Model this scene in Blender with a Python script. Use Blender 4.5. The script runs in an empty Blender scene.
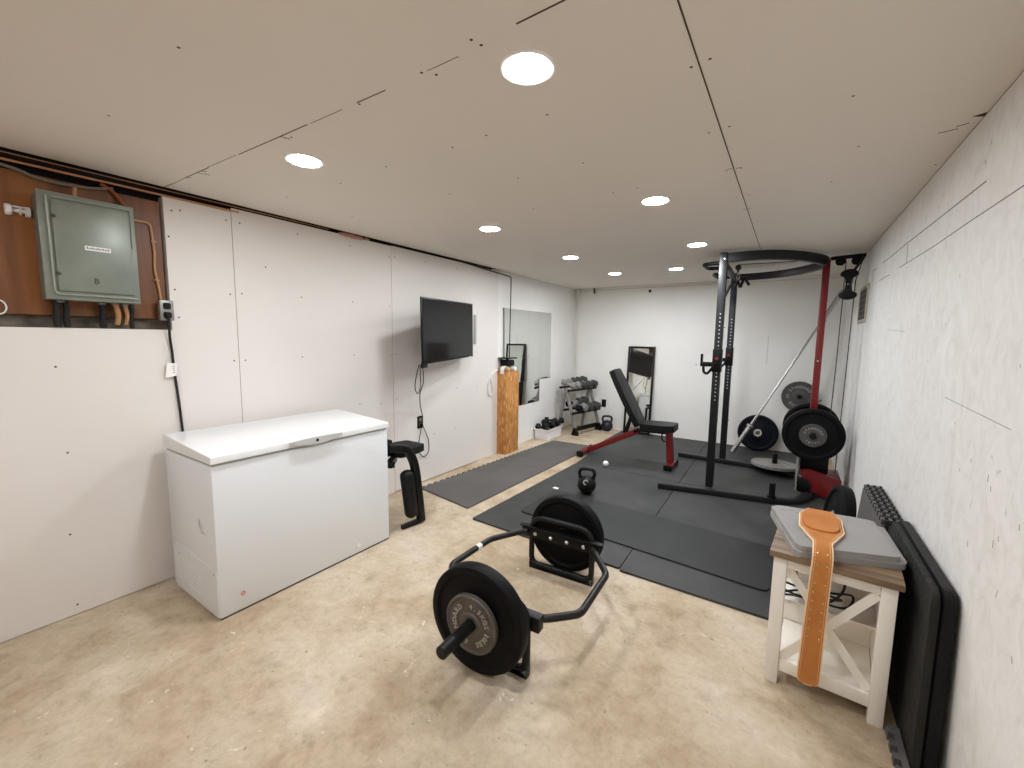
import bpy, bmesh, math, random
from mathutils import Vector, Matrix
R = math.radians
PI = math.pi
random.seed(7)
C = bpy.context.scene.collection
scene = bpy.context.scene

# ------------------------------------------------------------------ materials
def lin(c):
    return tuple(((v/255)/12.92 if v/255 <= .04045 else ((v/255+.055)/1.055)**2.4) for v in c)

def mat(name, rgb, rough=.5, metal=0., var=0., vscale=6., bump=0., bscale=60., spec=.5, coat=0., rgb2=None, stretch=None, detail=5.):
    """Principled surface; var / rgb2 mix in noise so that no surface is perfectly even."""
    m = bpy.data.materials.new(name); m.use_nodes = True
    nt = m.node_tree; n = nt.nodes; l = nt.links
    p = n['Principled BSDF']
    c = lin(rgb)
    p.inputs['Base Color'].default_value = (*c, 1)
    p.inputs['Roughness'].default_value = rough
    p.inputs['Metallic'].default_value = metal
    p.inputs['Specular IOR Level'].default_value = spec
    if coat: p.inputs['Coat Weight'].default_value = coat
    if var or bump or rgb2:
        tc = n.new('ShaderNodeTexCoord')
        src = tc.outputs['Object']
        if stretch:
            mp = n.new('ShaderNodeMapping'); mp.inputs['Scale'].default_value = stretch
            l.new(src, mp.inputs['Vector']); src = mp.outputs['Vector']
    if var or rgb2:
        no = n.new('ShaderNodeTexNoise'); no.inputs['Scale'].default_value = vscale; no.inputs['Detail'].default_value = detail
        l.new(src, no.inputs['Vector'])
        cr = n.new('ShaderNodeValToRGB')
        a = tuple(x*(1-var) for x in c) if not rgb2 else c
        b = tuple(min(1, x*(1+var)) for x in c) if not rgb2 else lin(rgb2)
        cr.color_ramp.elements[0].position = .3; cr.color_ramp.elements[1].position = .7
        cr.color_ramp.elements[0].color = (*a, 1); cr.color_ramp.elements[1].color = (*b, 1)
        l.new(no.outputs['Fac'], cr.inputs['Fac']); l.new(cr.outputs['Color'], p.inputs['Base Color'])
    if bump:
        nb = n.new('ShaderNodeTexNoise'); nb.inputs['Scale'].default_value = bscale; nb.inputs['Detail'].default_value = 4
        l.new(src, nb.inputs['Vector'])
        bp = n.new('ShaderNodeBump'); bp.inputs['Strength'].default_value = bump; bp.inputs['Distance'].default_value = .01
        l.new(nb.outputs['Fac'], bp.inputs['Height']); l.new(bp.outputs['Normal'], p.inputs['Normal'])
    return m

def emit(name, rgb, strength):
    m = bpy.data.materials.new(name); m.use_nodes = True
    p = m.node_tree.nodes['Principled BSDF']
    p.inputs['Base Color'].default_value = (.8, .8, .8, 1)
    p.inputs['Emission Color'].default_value = (*rgb, 1)
    p.inputs['Emission Strength'].default_value = strength
    return m

def concrete_mat():
    m = bpy.data.materials.new('worn_concrete'); m.use_nodes = True
    nt = m.node_tree; n = nt.nodes; l = nt.links; p = n['Principled BSDF']
    tc = n.new('ShaderNodeTexCoord')
    def noise(scale, detail, dist=0., rough=.55):
        x = n.new('ShaderNodeTexNoise'); x.inputs['Scale'].default_value = scale; x.inputs['Detail'].default_value = detail
        x.inputs['Distortion'].default_value = dist; x.inputs['Roughness'].default_value = rough
        l.new(tc.outputs['Object'], x.inputs['Vector']); return x.outputs['Fac']
    def ramp(src, stops):
        r = n.new('ShaderNodeValToRGB'); e = r.color_ramp.elements
        while len(e) < len(stops): e.new(.5)
        for k, (pos, c) in enumerate(stops):
            e[k].position = pos; e[k].color = (*c, 1)
        l.new(src, r.inputs['Fac']); return r.outputs['Color']
    def mix(kind, fac, a, b):
        x = n.new('ShaderNodeMix'); x.data_type = 'RGBA'; x.blend_type = kind
        if isinstance(fac, float): x.inputs['Factor'].default_value = fac
        else: l.new(fac, x.inputs['Factor'])
        l.new(a, x.inputs['A']); l.new(b, x.inputs['B']); return x.outputs['Result']
    base = ramp(noise(1.7, 10, .25, .66), [(.30, lin((164, 144, 118))), (.45, lin((186, 168, 143))), (.58, lin((202, 187, 166))), (.75, lin((216, 205, 190)))])
    fine = ramp(noise(8, 10, .35, .72), [(.28, (.70, .68, .65)), (.45, (.93, .92, .91)), (.60, (1, 1, 1)), (.72, (1.12, 1.12, 1.13))])
    col = mix('MULTIPLY', 1.0, base, fine)
    grain = ramp(noise(34, 8, .4, .75), [(.30, (.84, .83, .81)), (.50, (1, 1, 1)), (.68, (1.07, 1.07, 1.08))])
    col = mix('MULTIPLY', 1.0, col, grain)
    stain = ramp(noise(3.2, 8, .5, .7), [(.62, (0, 0, 0)), (.74, (.55, .55, .55))])
    dark = n.new('ShaderNodeRGB'); dark.outputs[0].default_value = (*lin((132, 110, 84)), 1)
    col = mix('MIX', stain, col, dark.outputs[0])
    chip = ramp(noise(13, 5, 1.2, .65), [(.66, (0, 0, 0)), (.72, (.75, .75, .75))])
    pale = n.new('ShaderNodeRGB'); pale.outputs[0].default_value = (*lin((234, 224, 210)), 1)
    col = mix('MIX', chip, col, pale.outputs[0])
    speck = ramp(noise(42, 2, .5, .5), [(.245, (.8, .8, .8)), (.275, (0, 0, 0))])
    col = mix('MIX', speck, col, dark.outputs[0])
    l.new(col, p.inputs['Base Color'])
    p.inputs['Roughness'].default_value = .72; p.inputs['Specular IOR Level'].default_value = .22
    bp = n.new('ShaderNodeBump'); bp.inputs['Strength'].default_value = .22; bp.inputs['Distance'].default_value = .012
    l.new(noise(11, 10, .6, .72), bp.inputs['Height']); l.new(bp.outputs['Normal'], p.inputs['Normal'])
    return m

def parged_mat():
    """white painted masonry with trowel streaks and grey scuffs"""
    m = bpy.data.materials.new('painted_masonry'); m.use_nodes = True
    nt = m.node_tree; n = nt.nodes; l = nt.links; p = n['Principled BSDF']
    tc = n.new('ShaderNodeTexCoord')
    mp = n.new('ShaderNodeMapping'); mp.inputs['Scale'].default_value = (1, 1.35, 1.); mp.inputs['Rotation'].default_value = (R(12), 0, 0)
    l.new(tc.outputs['Object'], mp.inputs['Vector'])
    no = n.new('ShaderNodeTexNoise'); no.inputs['Scale'].default_value = 9; no.inputs['Detail'].default_value = 8; no.inputs['Distortion'].default_value = 1.4; no.inputs['Roughness'].default_value = .65
    l.new(mp.outputs['Vector'], no.inputs['Vector'])
    r = n.new('ShaderNodeValToRGB'); e = r.color_ramp.elements; e.new(.5); e.new(.6)
    for k, (pos, c) in enumerate([(.25, (210, 208, 203)), (.40, (223, 222, 218)), (.55, (230, 229, 226)), (.8, (236, 235, 233))]):
        e[k].position = pos; e[k].color = (*lin(c), 1)
    l.new(no.outputs['Fac'], r.inputs['Fac'])
    s = n.new('ShaderNodeTexNoise'); s.inputs['Scale'].default_value = 14; s.inputs['Detail'].default_value = 6; s.inputs['Distortion'].default_value = 2.
    mp2 = n.new('ShaderNodeMapping'); mp2.inputs['Scale'].default_value = (1, 1.6, .8)
    l.new(tc.outputs['Object'], mp2.inputs['Vector']); l.new(mp2.outputs['Vector'], s.inputs['Vector'])
    r2 = n.new('ShaderNodeValToRGB'); r2.color_ramp.elements[0].position = .70; r2.color_ramp.elements[1].position = .78
    r2.color_ramp.elements[0].color = (0, 0, 0, 1); r2.color_ramp.elements[1].color = (.55, .55, .55, 1)
    l.new(s.outputs['Fac'], r2.inputs['Fac'])
    mx = n.new('ShaderNodeMix'); mx.data_type = 'RGBA'
    l.new(r2.outputs['Color'], mx.inputs['Factor']); l.new(r.outputs['Color'], mx.inputs['A']); mx.inputs['B'].default_value = (*lin((165, 162, 155)), 1)
    l.new(mx.outputs['Result'], p.inputs['Base Color'])
    p.inputs['Roughness'].default_value = .6
    bp = n.new('ShaderNodeBump'); bp.inputs['Strength'].default_value = .3; bp.inputs['Distance'].default_value = .012
    l.new(no.outputs['Fac'], bp.inputs['Height']); l.new(bp.outputs['Normal'], p.inputs['Normal'])
    return m

def worn_rubber(name, a, b, dust, rough=.58):
    m = bpy.data.materials.new(name); m.use_nodes = True
    nt = m.node_tree; n = nt.nodes; l = nt.links; p = n['Principled BSDF']
    tc = n.new('ShaderNodeTexCoord')
    def noise(scale, detail, rg, dist=0.):
        x = n.new('ShaderNodeTexNoise'); x.inputs['Scale'].default_value = scale; x.inputs['Detail'].default_value = detail; x.inputs['Roughness'].default_value = rg; x.inputs['Distortion'].default_value = dist
        l.new(tc.outputs['Object'], x.inputs['Vector']); return x.outputs['Fac']
    def ramp(src, p0, c0, p1, c1):
        r = n.new('ShaderNodeValToRGB'); e = r.color_ramp.elements
        e[0].position = p0; e[1].position = p1; e[0].color = (*c0, 1); e[1].color = (*c1, 1)
        l.new(src, r.inputs['Fac']); return r.outputs['Color']
    base = ramp(noise(2.2, 9, .65), .32, lin(a), .68, lin(b))
    spots = ramp(noise(5.5, 9, .72, .6), .60, (0, 0, 0), .80, (.55, .55, .55))
    flecks = ramp(noise(26, 4, .6), .73, (0, 0, 0), .78, (.8, .8, .8))
    for fac, c in ((spots, dust), (flecks, tuple(min(255, v+25) for v in dust))):
        mx = n.new('ShaderNodeMix'); mx.data_type = 'RGBA'
        l.new(fac, mx.inputs['Factor']); l.new(base, mx.inputs['A']); mx.inputs['B'].default_value = (*lin(c), 1); base = mx.outputs['Result']
    l.new(base, p.inputs['Base Color']); p.inputs['Roughness'].default_value = rough; p.inputs['Specular IOR Level'].default_value = .35
    bp = n.new('ShaderNodeBump'); bp.inputs['Strength'].default_value = .15; bp.inputs['Distance'].default_value = .006
    l.new(noise(70, 4, .6), bp.inputs['Height']); l.new(bp.outputs['Normal'], p.inputs['Normal'])
    return m

def osb_mat():
    m = bpy.data.materials.new('strand_board'); m.use_nodes = True
    nt = m.node_tree; n = nt.nodes; l = nt.links; p = n['Principled BSDF']
    tc = n.new('ShaderNodeTexCoord')
    mp = n.new('ShaderNodeMapping'); mp.inputs['Scale'].default_value = (30, 30, 11)
    l.new(tc.outputs['Object'], mp.inputs['Vector'])
    v = n.new('ShaderNodeTexVoronoi'); v.inputs['Scale'].default_value = 1.6
    l.new(mp.outputs['Vector'], v.inputs['Vector'])
    bw = n.new('ShaderNodeSeparateColor'); l.new(v.outputs['Color'], bw.inputs['Color'])
    r = n.new('ShaderNodeValToRGB'); e = r.color_ramp.elements; e.new(.4); e.new(.7)
    for k, (pos, c) in enumerate([(0, (172, 112, 54)), (.4, (190, 130, 68)), (.8, (198, 140, 76)), (1, (214, 164, 102))]):
        e[k].position = pos; e[k].color = (*lin(c), 1)
    l.new(bw.outputs['Red'], r.inputs['Fac']); l.new(r.outputs['Color'], p.inputs['Base Color'])
    p.inputs['Roughness'].default_value = .6
    return m

def wood_mat(name, a, b, scale, rough=.5):
    m = bpy.data.materials.new(name); m.use_nodes = True
    nt = m.node_tree; n = nt.nodes; l = nt.links; p = n['Principled BSDF']
    tc = n.new('ShaderNodeTexCoord'); mp = n.new('ShaderNodeMapping'); mp.inputs['Scale'].default_value = scale
    l.new(tc.outputs['Object'], mp.inputs['Vector'])
    no = n.new('ShaderNodeTexNoise'); no.inputs['Scale'].default_value = 1.; no.inputs['Detail'].default_value = 9; no.inputs['Distortion'].default_value = .6
    l.new(mp.outputs['Vector'], no.inputs['Vector'])
    r = n.new('ShaderNodeValToRGB'); r.color_ramp.elements[0].position = .35; r.color_ramp.elements[1].position = .65
    r.color_ramp.elements[0].color = (*lin(a), 1); r.color_ramp.elements[1].color = (*lin(b), 1)
    l.new(no.outputs['Fac'], r.inputs['Fac']); l.new(r.outputs['Color'], p.inputs['Base Color'])
    p.inputs['Roughness'].default_value = rough
    return m

M = dict(
    drywall=mat('white_drywall', (224, 219, 214), .62, var=.02, vscale=1.2),
    ceiling=mat('ceiling_drywall', (228, 221, 212), .75, var=.02, vscale=1.),
    backwall=mat('painted_back_wall', (234, 233, 229), .6, var=.03, vscale=2., bump=.12, bscale=14),
    parged=parged_mat(), concrete=concrete_mat(),
    crack=mat('dark_crack', (58, 46, 38), .9), seam=mat('faint_seam', (150, 140, 130), .9), mortar=mat('mortar_crack', (122, 116, 108), .9),
    screw=mat('screw_dimple', (66, 54, 46), .8),
    joist=mat('dark_joist', (22, 13, 10), .9, var=.3), strip=mat('copper_strip', (186, 134, 98), .5, var=.2, stretch=(8, 1, 8)),
    plywood=wood_mat('stained_plywood', (80, 42, 14), (146, 88, 36), (7, 7, .8), .45),
    ledge=mat('dusty_block', (96, 88, 78), .9, var=.45, vscale=16),
    panelgrey=mat('grey_green_enamel', (128, 134, 124), .38, metal=.25, var=.12, vscale=7.),
    paneledge=mat('worn_enamel_edge', (142, 147, 137), .4, metal=.25),
    freezer=mat('white_enamel', (226, 229, 232), .3, var=.008, vscale=2.),
    freezerlid=mat('white_lid', (230, 231, 231), .32),
    gasket=mat('grey_gasket', (168, 170, 168), .6), handlegrey=mat('grey_plastic', (196, 198, 196), .4),
    black=mat('black_paint', (9, 9, 10), .45, spec=.22), blackmat=mat('matte_black', (11, 11, 12), .7, var=.2, spec=.35),
    satin=mat('satin_black_steel', (17, 17, 18), .4, metal=.1, var=.1, vscale=20, spec=.3), 
    rackgrey=mat('charcoal_powder_coat', (30, 31, 33), .4, metal=.1, var=.06, spec=.35),
    hexsteel=mat('grey_black_steel', (30, 28, 27), .4, metal=.2, var=.1, vscale=30, spec=.35),
    rubber=mat('bumper_rubber', (10, 10, 11), .55, var=.2, vscale=12, spec=.14), rubberblue=mat('navy_rubber', (8, 11, 22), .55, var=.2, spec=.14),
    vinyl=mat('black_vinyl', (16, 17, 18), .46, spec=.25, var=.1, bump=.08, bscale=180),
    matrubber=worn_rubber('stall_mat_rubber', (44, 46, 46), (64, 65, 63), (88, 88, 84)), matover=worn_rubber('worn_top_mat', (30, 32, 32), (45, 46, 45), (80, 80, 76)),
    matpuzzle=mat('foam_mat', (88, 85, 82), .78, var=.14, vscale=2.6, bump=.15, bscale=120),
    matleather=mat('textured_mat', (38, 38, 35), .66, var=.3, spec=.3, vscale=9, bump=.7, bscale=38),
    foamgrey=mat('grey_foam_tile', (88, 87, 86), .8, var=.08), foamblack=mat('black_foam_tile', (26, 26, 27), .8),
    iron=mat('cast_iron_plate', (92, 86, 80), .5, metal=.4, var=.15, vscale=18, bump=.15, bscale=90),
    ironlight=mat('grey_hammertone', (138, 136, 132), .5, metal=.15, var=.14, vscale=24, bump=.15, bscale=120),
    irondark=mat('dark_plate_band', (80, 79, 77), .6, metal=.1),
    letter=mat('raised_lettering', (168, 162, 152), .5, metal=.3), chrome=mat('chrome_steel', (205, 205, 205), .2, metal=1.),
    barsteel=mat('bar_steel', (185, 184, 180), .28, metal=.9), red=mat('red_powder_coat', (112, 10, 14), .4, var=.08, coat=.1),
    white=mat('white_paint', (232, 230, 226), .45), tablewhite=mat('table_white', (236, 231, 222), .45, var=.02),
    tabletop=wood_mat('grey_brown_wood', (96, 76, 56), (140, 116, 90), (3, 40, 40), .5),
    leather=mat('tan_leather', (176, 108, 52), .55, var=.1, vscale=8, bump=.12, bscale=160, rgb2=(198, 130, 68), spec=.3),
    stitch=mat('cream_edge', (242, 214, 178), .6), brass=mat('brass_rivet', (214, 190, 130), .25, metal=.9),
    greycloth=mat('grey_mat', (148, 146, 144), .68, var=.05, vscale=5, bump=.1, bscale=150),
    greydark=mat('grey_print', (96, 95, 94), .7),
    screen=mat('tv_screen', (10, 11, 15), .10, spec=.22), bezel=mat('tv_bezel', (10, 10, 11), .35, spec=.25),
    mirror=mat('silvered_glass', (226, 230, 226), .015, metal=1.), mirroredge=mat('mirror_edge', (120, 128, 124), .3),
    osb=osb_mat(), cable=mat('black_cable', (16, 16, 17), .5), greycable=mat('grey_cable', (122, 116, 104), .6),
    copper=mat('copper_cable', (178, 134, 92), .5, metal=.1), orange=mat('orange_cable', (158, 78, 40), .55),
    boxmetal=mat('galvanised_box', (146, 146, 140), .4, metal=.6, var=.15, vscale=30), paper=mat('white_paper', (236, 234, 230), .7),
    ink=mat('dark_ink', (64, 62, 58), .7), redink=mat('red_ink', (204, 84, 66), .6), tan=mat('tan_tape', (196, 164, 120), .5),
    binwhite=mat('white_plastic', (232, 232, 234), .4), vent=mat('aged_vent', (172, 166, 148), .6, var=.2, vscale=20), 
    pipewhite=mat('white_pipe', (222, 219, 212), .5), purple=mat('purple_black_vinyl', (28, 24, 40), .45), ball=mat('white_ball', (238, 238, 236), .4),
    pink=mat('pink_insulation', (196, 140, 128), .9), greyrubber=mat('grey_rubber_head', (58, 58, 60), .6, var=.15, vscale=30),
    lamp=emit('led_diffuser', (.97, 1., 1.04), 128.), lampfar=emit('led_diffuser_bright', (.97, 1., 1.04), 172.), lampfill=emit('added_fill_emitter', (.97, 1., 1.04), 105.), trim=mat('white_trim_ring', (240, 240, 238), .4),
)

# ------------------------------------------------------------------ mesh builder
def frame(origin, z, x=None):
    z = Vector(z).normalized()
    x = Vector(x) if x is not None else (Vector((0, 0, 1)) if abs(z.z) < .9 else Vector((1, 0, 0)))
    x = (x - z*x.dot(z)).normalized(); y = z.cross(x)
    m = Matrix.Identity(4)
    for k in range(3): m[k][0], m[k][1], m[k][2], m[k][3] = x[k], y[k], z[k], origin[k]
    return m

class MB:
    def __init__(s): s.bm = bmesh.new(); s.mats = []; s.mi = 0
    def use(s, m):
        if m not in s.mats: s.mats.append(m)
        s.mi = s.mats.index(m); return s
    def faces(s, pts, fs, smooth=False, mx=None):
        vs = [s.bm.verts.new((mx @ Vector(p)) if mx else p) for p in pts]
        out = []
        for f in fs:
            try:
                g = s.bm.faces.new([vs[i] for i in f]); g.material_index = s.mi; g.smooth = smooth; out.append(g)
            except ValueError: pass
        return vs, out
    def bev(s, verts, r, seg=2):
        if r <= 0: return
        vset = set(verts)
        es = [e for e in s.bm.edges if e.verts[0] in vset and e.verts[1] in vset]
        k = bmesh.ops.bevel(s.bm, geom=es, offset=r, segments=seg, profile=.5, affect='EDGES', clamp_overlap=True)
        for f in k['faces']: f.material_index = s.mi; f.smooth = True
    def box(s, lo, hi, r=0., seg=2, mx=None):
        (a, b, c), (d, e, f) = lo, hi
        p = [(a, b, c), (d, b, c), (d, e, c), (a, e, c), (a, b, f), (d, b, f), (d, e, f), (a, e, f)]
        vs, fs = s.faces(p, [(3, 2, 1, 0), (4, 5, 6, 7), (0, 1, 5, 4), (1, 2, 6, 5), (2, 3, 7, 6), (3, 0, 4, 7)], mx=mx)
        s.bev(vs, r, seg); return s
    def bar(s, p0, p1, w, h, up=(0, 0, 1), r=0.):
        """square bar from p0 to p1; w across, h along up"""
        p0, p1 = Vector(p0), Vector(p1); L = (p1-p0).length
        m = frame(p0, p1-p0, up)
        return s.box((-h/2, -w/2, 0), (h/2, w/2, L), r, 1, m)
    def prism(s, poly, h, mx=None, r=0., seg=2, smooth=False):
        n = len(poly)
        p = [(x, y, 0) for x, y in poly]+[(x, y, h) for x, y in poly]
        fs = [tuple(reversed(range(n))), tuple(range(n, 2*n))]+[(i, (i+1) % n, n+(i+1) % n, n+i) for i in range(n)]
        vs, _ = s.faces(p, fs, smooth, mx)
        s.bev(vs, r, seg); return s
    def lathe(s, prof, mx=None, seg=48, closed=False):
        """profile of (radius, height) turned round the frame's z"""
        pts, fs, rows = [], [], []
        for r, z in prof:
            if r < 1e-6: rows.append([len(pts)]); pts.append((0, 0, z))
            else:
                rows.append(list(range(len(pts), len(pts)+seg)))
                pts += [(r*math.cos(2*PI*k/seg), r*math.sin(2*PI*k/seg), z) for k in range(seg)]
        pairs = list(zip(rows, rows[1:]))+([(rows[-1], rows[0])] if closed else [])
        for a, b in pairs:
            for k in range(seg):
                k2 = (k+1) % seg
                if len(a) == 1 and len(b) == 1: continue
                if len(a) == 1: fs.append((a[0], b[k2], b[k]))
                elif len(b) == 1: fs.append((a[k], a[k2], b[0]))
                else: fs.append((a[k], a[k2], b[k2], b[k]))
        s.faces(pts, fs, True, mx); return s
    def cyl(s, p0, p1, r, seg=20, r1=None, bev=0.):
        L = (Vector(p1)-Vector(p0)).length; r1 = r if r1 is None else r1
        b = min(bev, L/3, r*.6)
        prof = [(0, 0), (r-b, 0)]+([(r, b)] if b else [])+([(r1, L-b)] if b else [])+[(r1-b, L), (0, L)]
        return s.lathe(prof, frame(p0, Vector(p1)-Vector(p0)), seg)
    def sweep(s, path, sec, closed=False, up=None, smooth=True, cap=True):
        """carry the 2-D section along the path (parallel transport, or a fixed up vector)"""
        P = [Vector(p) for p in path]; n = len(P); rows = []
        T = []
        for i in range(n):
            a = P[i-1] if (i or closed) else P[i]; b = P[(i+1) % n] if (i < n-1 or closed) else P[i]
            T.append((b-a).normalized())
        x = None
        for i in range(n):
            t = T[i]
            if up is not None: x = Vector(up); x = (x-t*x.dot(t)).normalized()
            elif x is None:
                x = Vector((0, 0, 1)) if abs(t.z) < .9 else Vector((1, 0, 0)); x = (x-t*x.dot(t)).normalized()
            else: x = (x-t*x.dot(t)).normalized()
            y = t.cross(x)
            # widen at corners so mitred sections keep their thickness
            rows.append([P[i]+x*a+y*b for a, b in sec])
        k = len(sec); pts = [p for r_ in rows for p in r_]; fs = []
        for i in range(n if closed else n-1):
            j = (i+1) % n
            for q in range(k): fs.append((i*k+q, i*k+(q+1) % k, j*k+(q+1) % k, j*k+q))
        if not closed and cap: fs += [tuple(reversed(range(k))), tuple(range((n-1)*k, n*k))]
        s.faces(pts, fs, smooth); return s
    def tube(s, path, r, seg=12, closed=False): return s.sweep(path, [(r*math.cos(2*PI*k/seg), r*math.sin(2*PI*k/seg)) for k in range(seg)], closed)
    def sphere(s, c, r, mx=None, sc=(1, 1, 1), seg=24, rings=12):
        prof = [(math.sin(PI*k/rings), -math.cos(PI*k/rings)) for k in range(rings+1)]
        prof[0] = (0, -1); prof[-1] = (0, 1)
        m = Matrix.Translation(c) @ (mx or Matrix.Identity(4)) @ Matrix.Diagonal((r*sc[0], r*sc[1], r*sc[2], 1))
        return s.lathe(prof, m, seg)
    def mesh(s, me, mx):
        vs = [s.bm.verts.new(mx @ v.co) for v in me.vertices]
        for p in me.polygons:
            try:
                f = s.bm.faces.new([vs[i] for i in p.vertices]); f.material_index = s.mi
            except ValueError: pass
        return s
    def build(s, name, m=None, parent=None, loc=None, angle=32):
        bmesh.ops.recalc_face_normals(s.bm, faces=s.bm.faces[:])
        me = bpy.data.meshes.new(name)
        s.bm.to_mesh(me); s.bm.free()
        for x in (s.mats or [m]): me.materials.append(x)
        if any(p.use_smooth for p in me.polygons):
            me.polygons.foreach_set('use_smooth', [True]*len(me.polygons))
            me.set_sharp_from_angle(angle=R(angle))
        o = bpy.data.objects.new(name, me); C.objects.link(o)
        if parent is not None: o.parent = parent
        if loc is not None: o.location = loc
        return o

def rsec(w, h, r, n=3):
    """rounded rectangle section, w along x"""
    out = []
    for cx, cy, a0 in ((w/2-r, h/2-r, 0), (-w/2+r, h/2-r, 90), (-w/2+r, -h/2+r, 180), (w/2-r, -h/2+r, 270)):
        for k in range(n+1): out.append((cx+r*math.cos(R(a0+90*k/n)), cy+r*math.sin(R(a0+90*k/n))))
    return out

def rpoly(pts, r, n=4):
    """round the corners of a polygon or 3-D path (closed)"""
    out = []; N = len(pts)
    for i in range(N):
        p, a, b = Vector(pts[i]), Vector(pts[i-1]), Vector(pts[(i+1) % N])
        ri = r[i] if isinstance(r, (list, tuple)) else r
        if ri <= 0: out.append(tuple(p)); continue
        u, v = (a-p).normalized(), (b-p).normalized()
        ang = u.angle(v)
        d = min(ri/math.tan(ang/2), (a-p).length*.49, (b-p).length*.49)
        s, e = p+u*d, p+v*d
        for k in range(n+1):
            t = k/n; out.append(tuple(s*(1-t)**2+p*2*t*(1-t)+e*t*t))
    return out

def rpath(pts, r, n=5):
    """round the inner corners of an open 3-D path"""
    out = [tuple(pts[0])]
    for i in range(1, len(pts)-1):
        p, a, b = Vector(pts[i]), Vector(pts[i-1]), Vector(pts[i+1])
        u, v = (a-p).normalized(), (b-p).normalized()
        d = min(r, (a-p).length*.49, (b-p).length*.49)
        s, e = p+u*d, p+v*d
        for k in range(n+1):
            t = k/n; out.append(tuple(s*(1-t)**2+p*2*t*(1-t)+e*t*t))
    out.append(tuple(pts[-1])); return out

def smoothpath(pts, n=6):
    """Catmull-Rom through the points"""
    P = [Vector(p) for p in pts]; out = []
    for i in range(len(P)-1):
        p0 = P[max(i-1, 0)]; p1 = P[i]; p2 = P[i+1]; p3 = P[min(i+2, len(P)-1)]
        for k in range(n):
            t = k/n
            out.append(.5*((2*p1)+(p2-p0)*t+(2*p0-5*p1+4*p2-p3)*t*t+(3*p1-p0-3*p2+p3)*t**3))
    out.append(P[-1]); return out

def tag(o, label=None, cat=None, group=None, kind=None):
    if label: o['label'] = label
    if cat: o['category'] = cat
    if group: o['group'] = group
    if kind: o['kind'] = kind
    return o
def thing(name, label, cat, loc=(0, 0, 0), rot=(0, 0, 0), group=None):
    o = bpy.data.objects.new(name, None); C.objects.link(o)
    o.empty_display_size = .1; o.location = loc; o.rotation_euler = rot
    return tag(o, label, cat, group)
def struct(b, name, m=None): return tag(b.build(name, m), kind='structure')
def dup(root, loc=None, rot=None, label=None):
    r = root.copy(); C.objects.link(r)
    if loc is not None: r.location = loc
    if rot is not None: r.rotation_euler = rot
    if label: r['label'] = label
    for ch in list(root.children):
        c = ch.copy(); C.objects.link(c); c.parent = r
        for g in list(ch.children):
            d = g.copy(); C.objects.link(d); d.parent = c
    return r

_glyphs = {}
def glyph(ch, bold=.0):
    if (ch, bold) not in _glyphs:
        cu = bpy.data.curves.new('glyph', 'FONT'); cu.body = ch; cu.size = 1; cu.extrude = .02; cu.offset = bold; cu.align_x = 'CENTER'; cu.align_y = 'CENTER'
        cu.resolution_u = 2
        o = bpy.data.objects.new('glyph', cu); C.objects.link(o)
        dg = bpy.context.evaluated_depsgraph_get()
        me = bpy.data.meshes.new_from_object(o.evaluated_get(dg)); bpy.data.objects.remove(o)
        _glyphs[(ch, bold)] = me
    return _glyphs[(ch, bold)]
def arc_text(b, txt, mx, r, size, mid, step, flip=False, depth=.06):
    """letters round a circle in the frame mx; mid is the angle (deg) of the text's middle; clockwise, tops outward"""
    n = len(txt)
    for i, ch in enumerate(txt):
        if ch == ' ': continue
        a = mid+(-1 if not flip else 1)*(i-(n-1)/2)*step
        m = mx @ Matrix.Rotation(R(a), 4, 'Z') @ Matrix.Translation((r, 0, 0)) @ Matrix.Rotation(R(-90 if not flip else 90), 4, 'Z') @ Matrix.Diagonal((size, size, size*depth/.02*.3, 1))
        b.mesh(glyph(ch, .02), m)

# ------------------------------------------------------------------ camera
S = 2.15
W, D, H = 1.5518*S, 2.8796*S, S          # 3.336 x 6.191 x 2.15
XF = -.05                                 # concrete part of the left wall beyond the drywall panels
Y0 = -1.75                                 # wall behind the photographer
def camera():
    yaw, pitch, roll = -.5807, -.1087, .0127
    f = Vector((math.sin(yaw)*math.cos(pitch), math.cos(yaw)*math.cos(pitch), math.sin(pitch)))
    r = Vector((math.cos(yaw), -math.sin(yaw), 0)); u = r.cross(f)
    r2 = r*math.cos(roll)+u*math.sin(roll); u2 = u*math.cos(roll)-r*math.sin(roll)
    cd = bpy.data.cameras.new('camera'); cd.sensor_width = 36; cd.lens = 422.06/1024*36; cd.clip_start = .02
    o = bpy.data.objects.new('camera', cd); C.objects.link(o)
    m = Matrix.Identity(4)
    for k in range(3): m[k][0], m[k][1], m[k][2] = r2[k], u2[k], -f[k]
    m.translation = (1.3214*S, 0, .6418*S)
    o.matrix_world = m; scene.camera = o
camera()

# ------------------------------------------------------------------ setting
b = MB(); b.box((-.3, Y0-.1, -.1), (W+.2, D+.2, 0)); struct(b, 'floor', M['concrete'])

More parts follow.
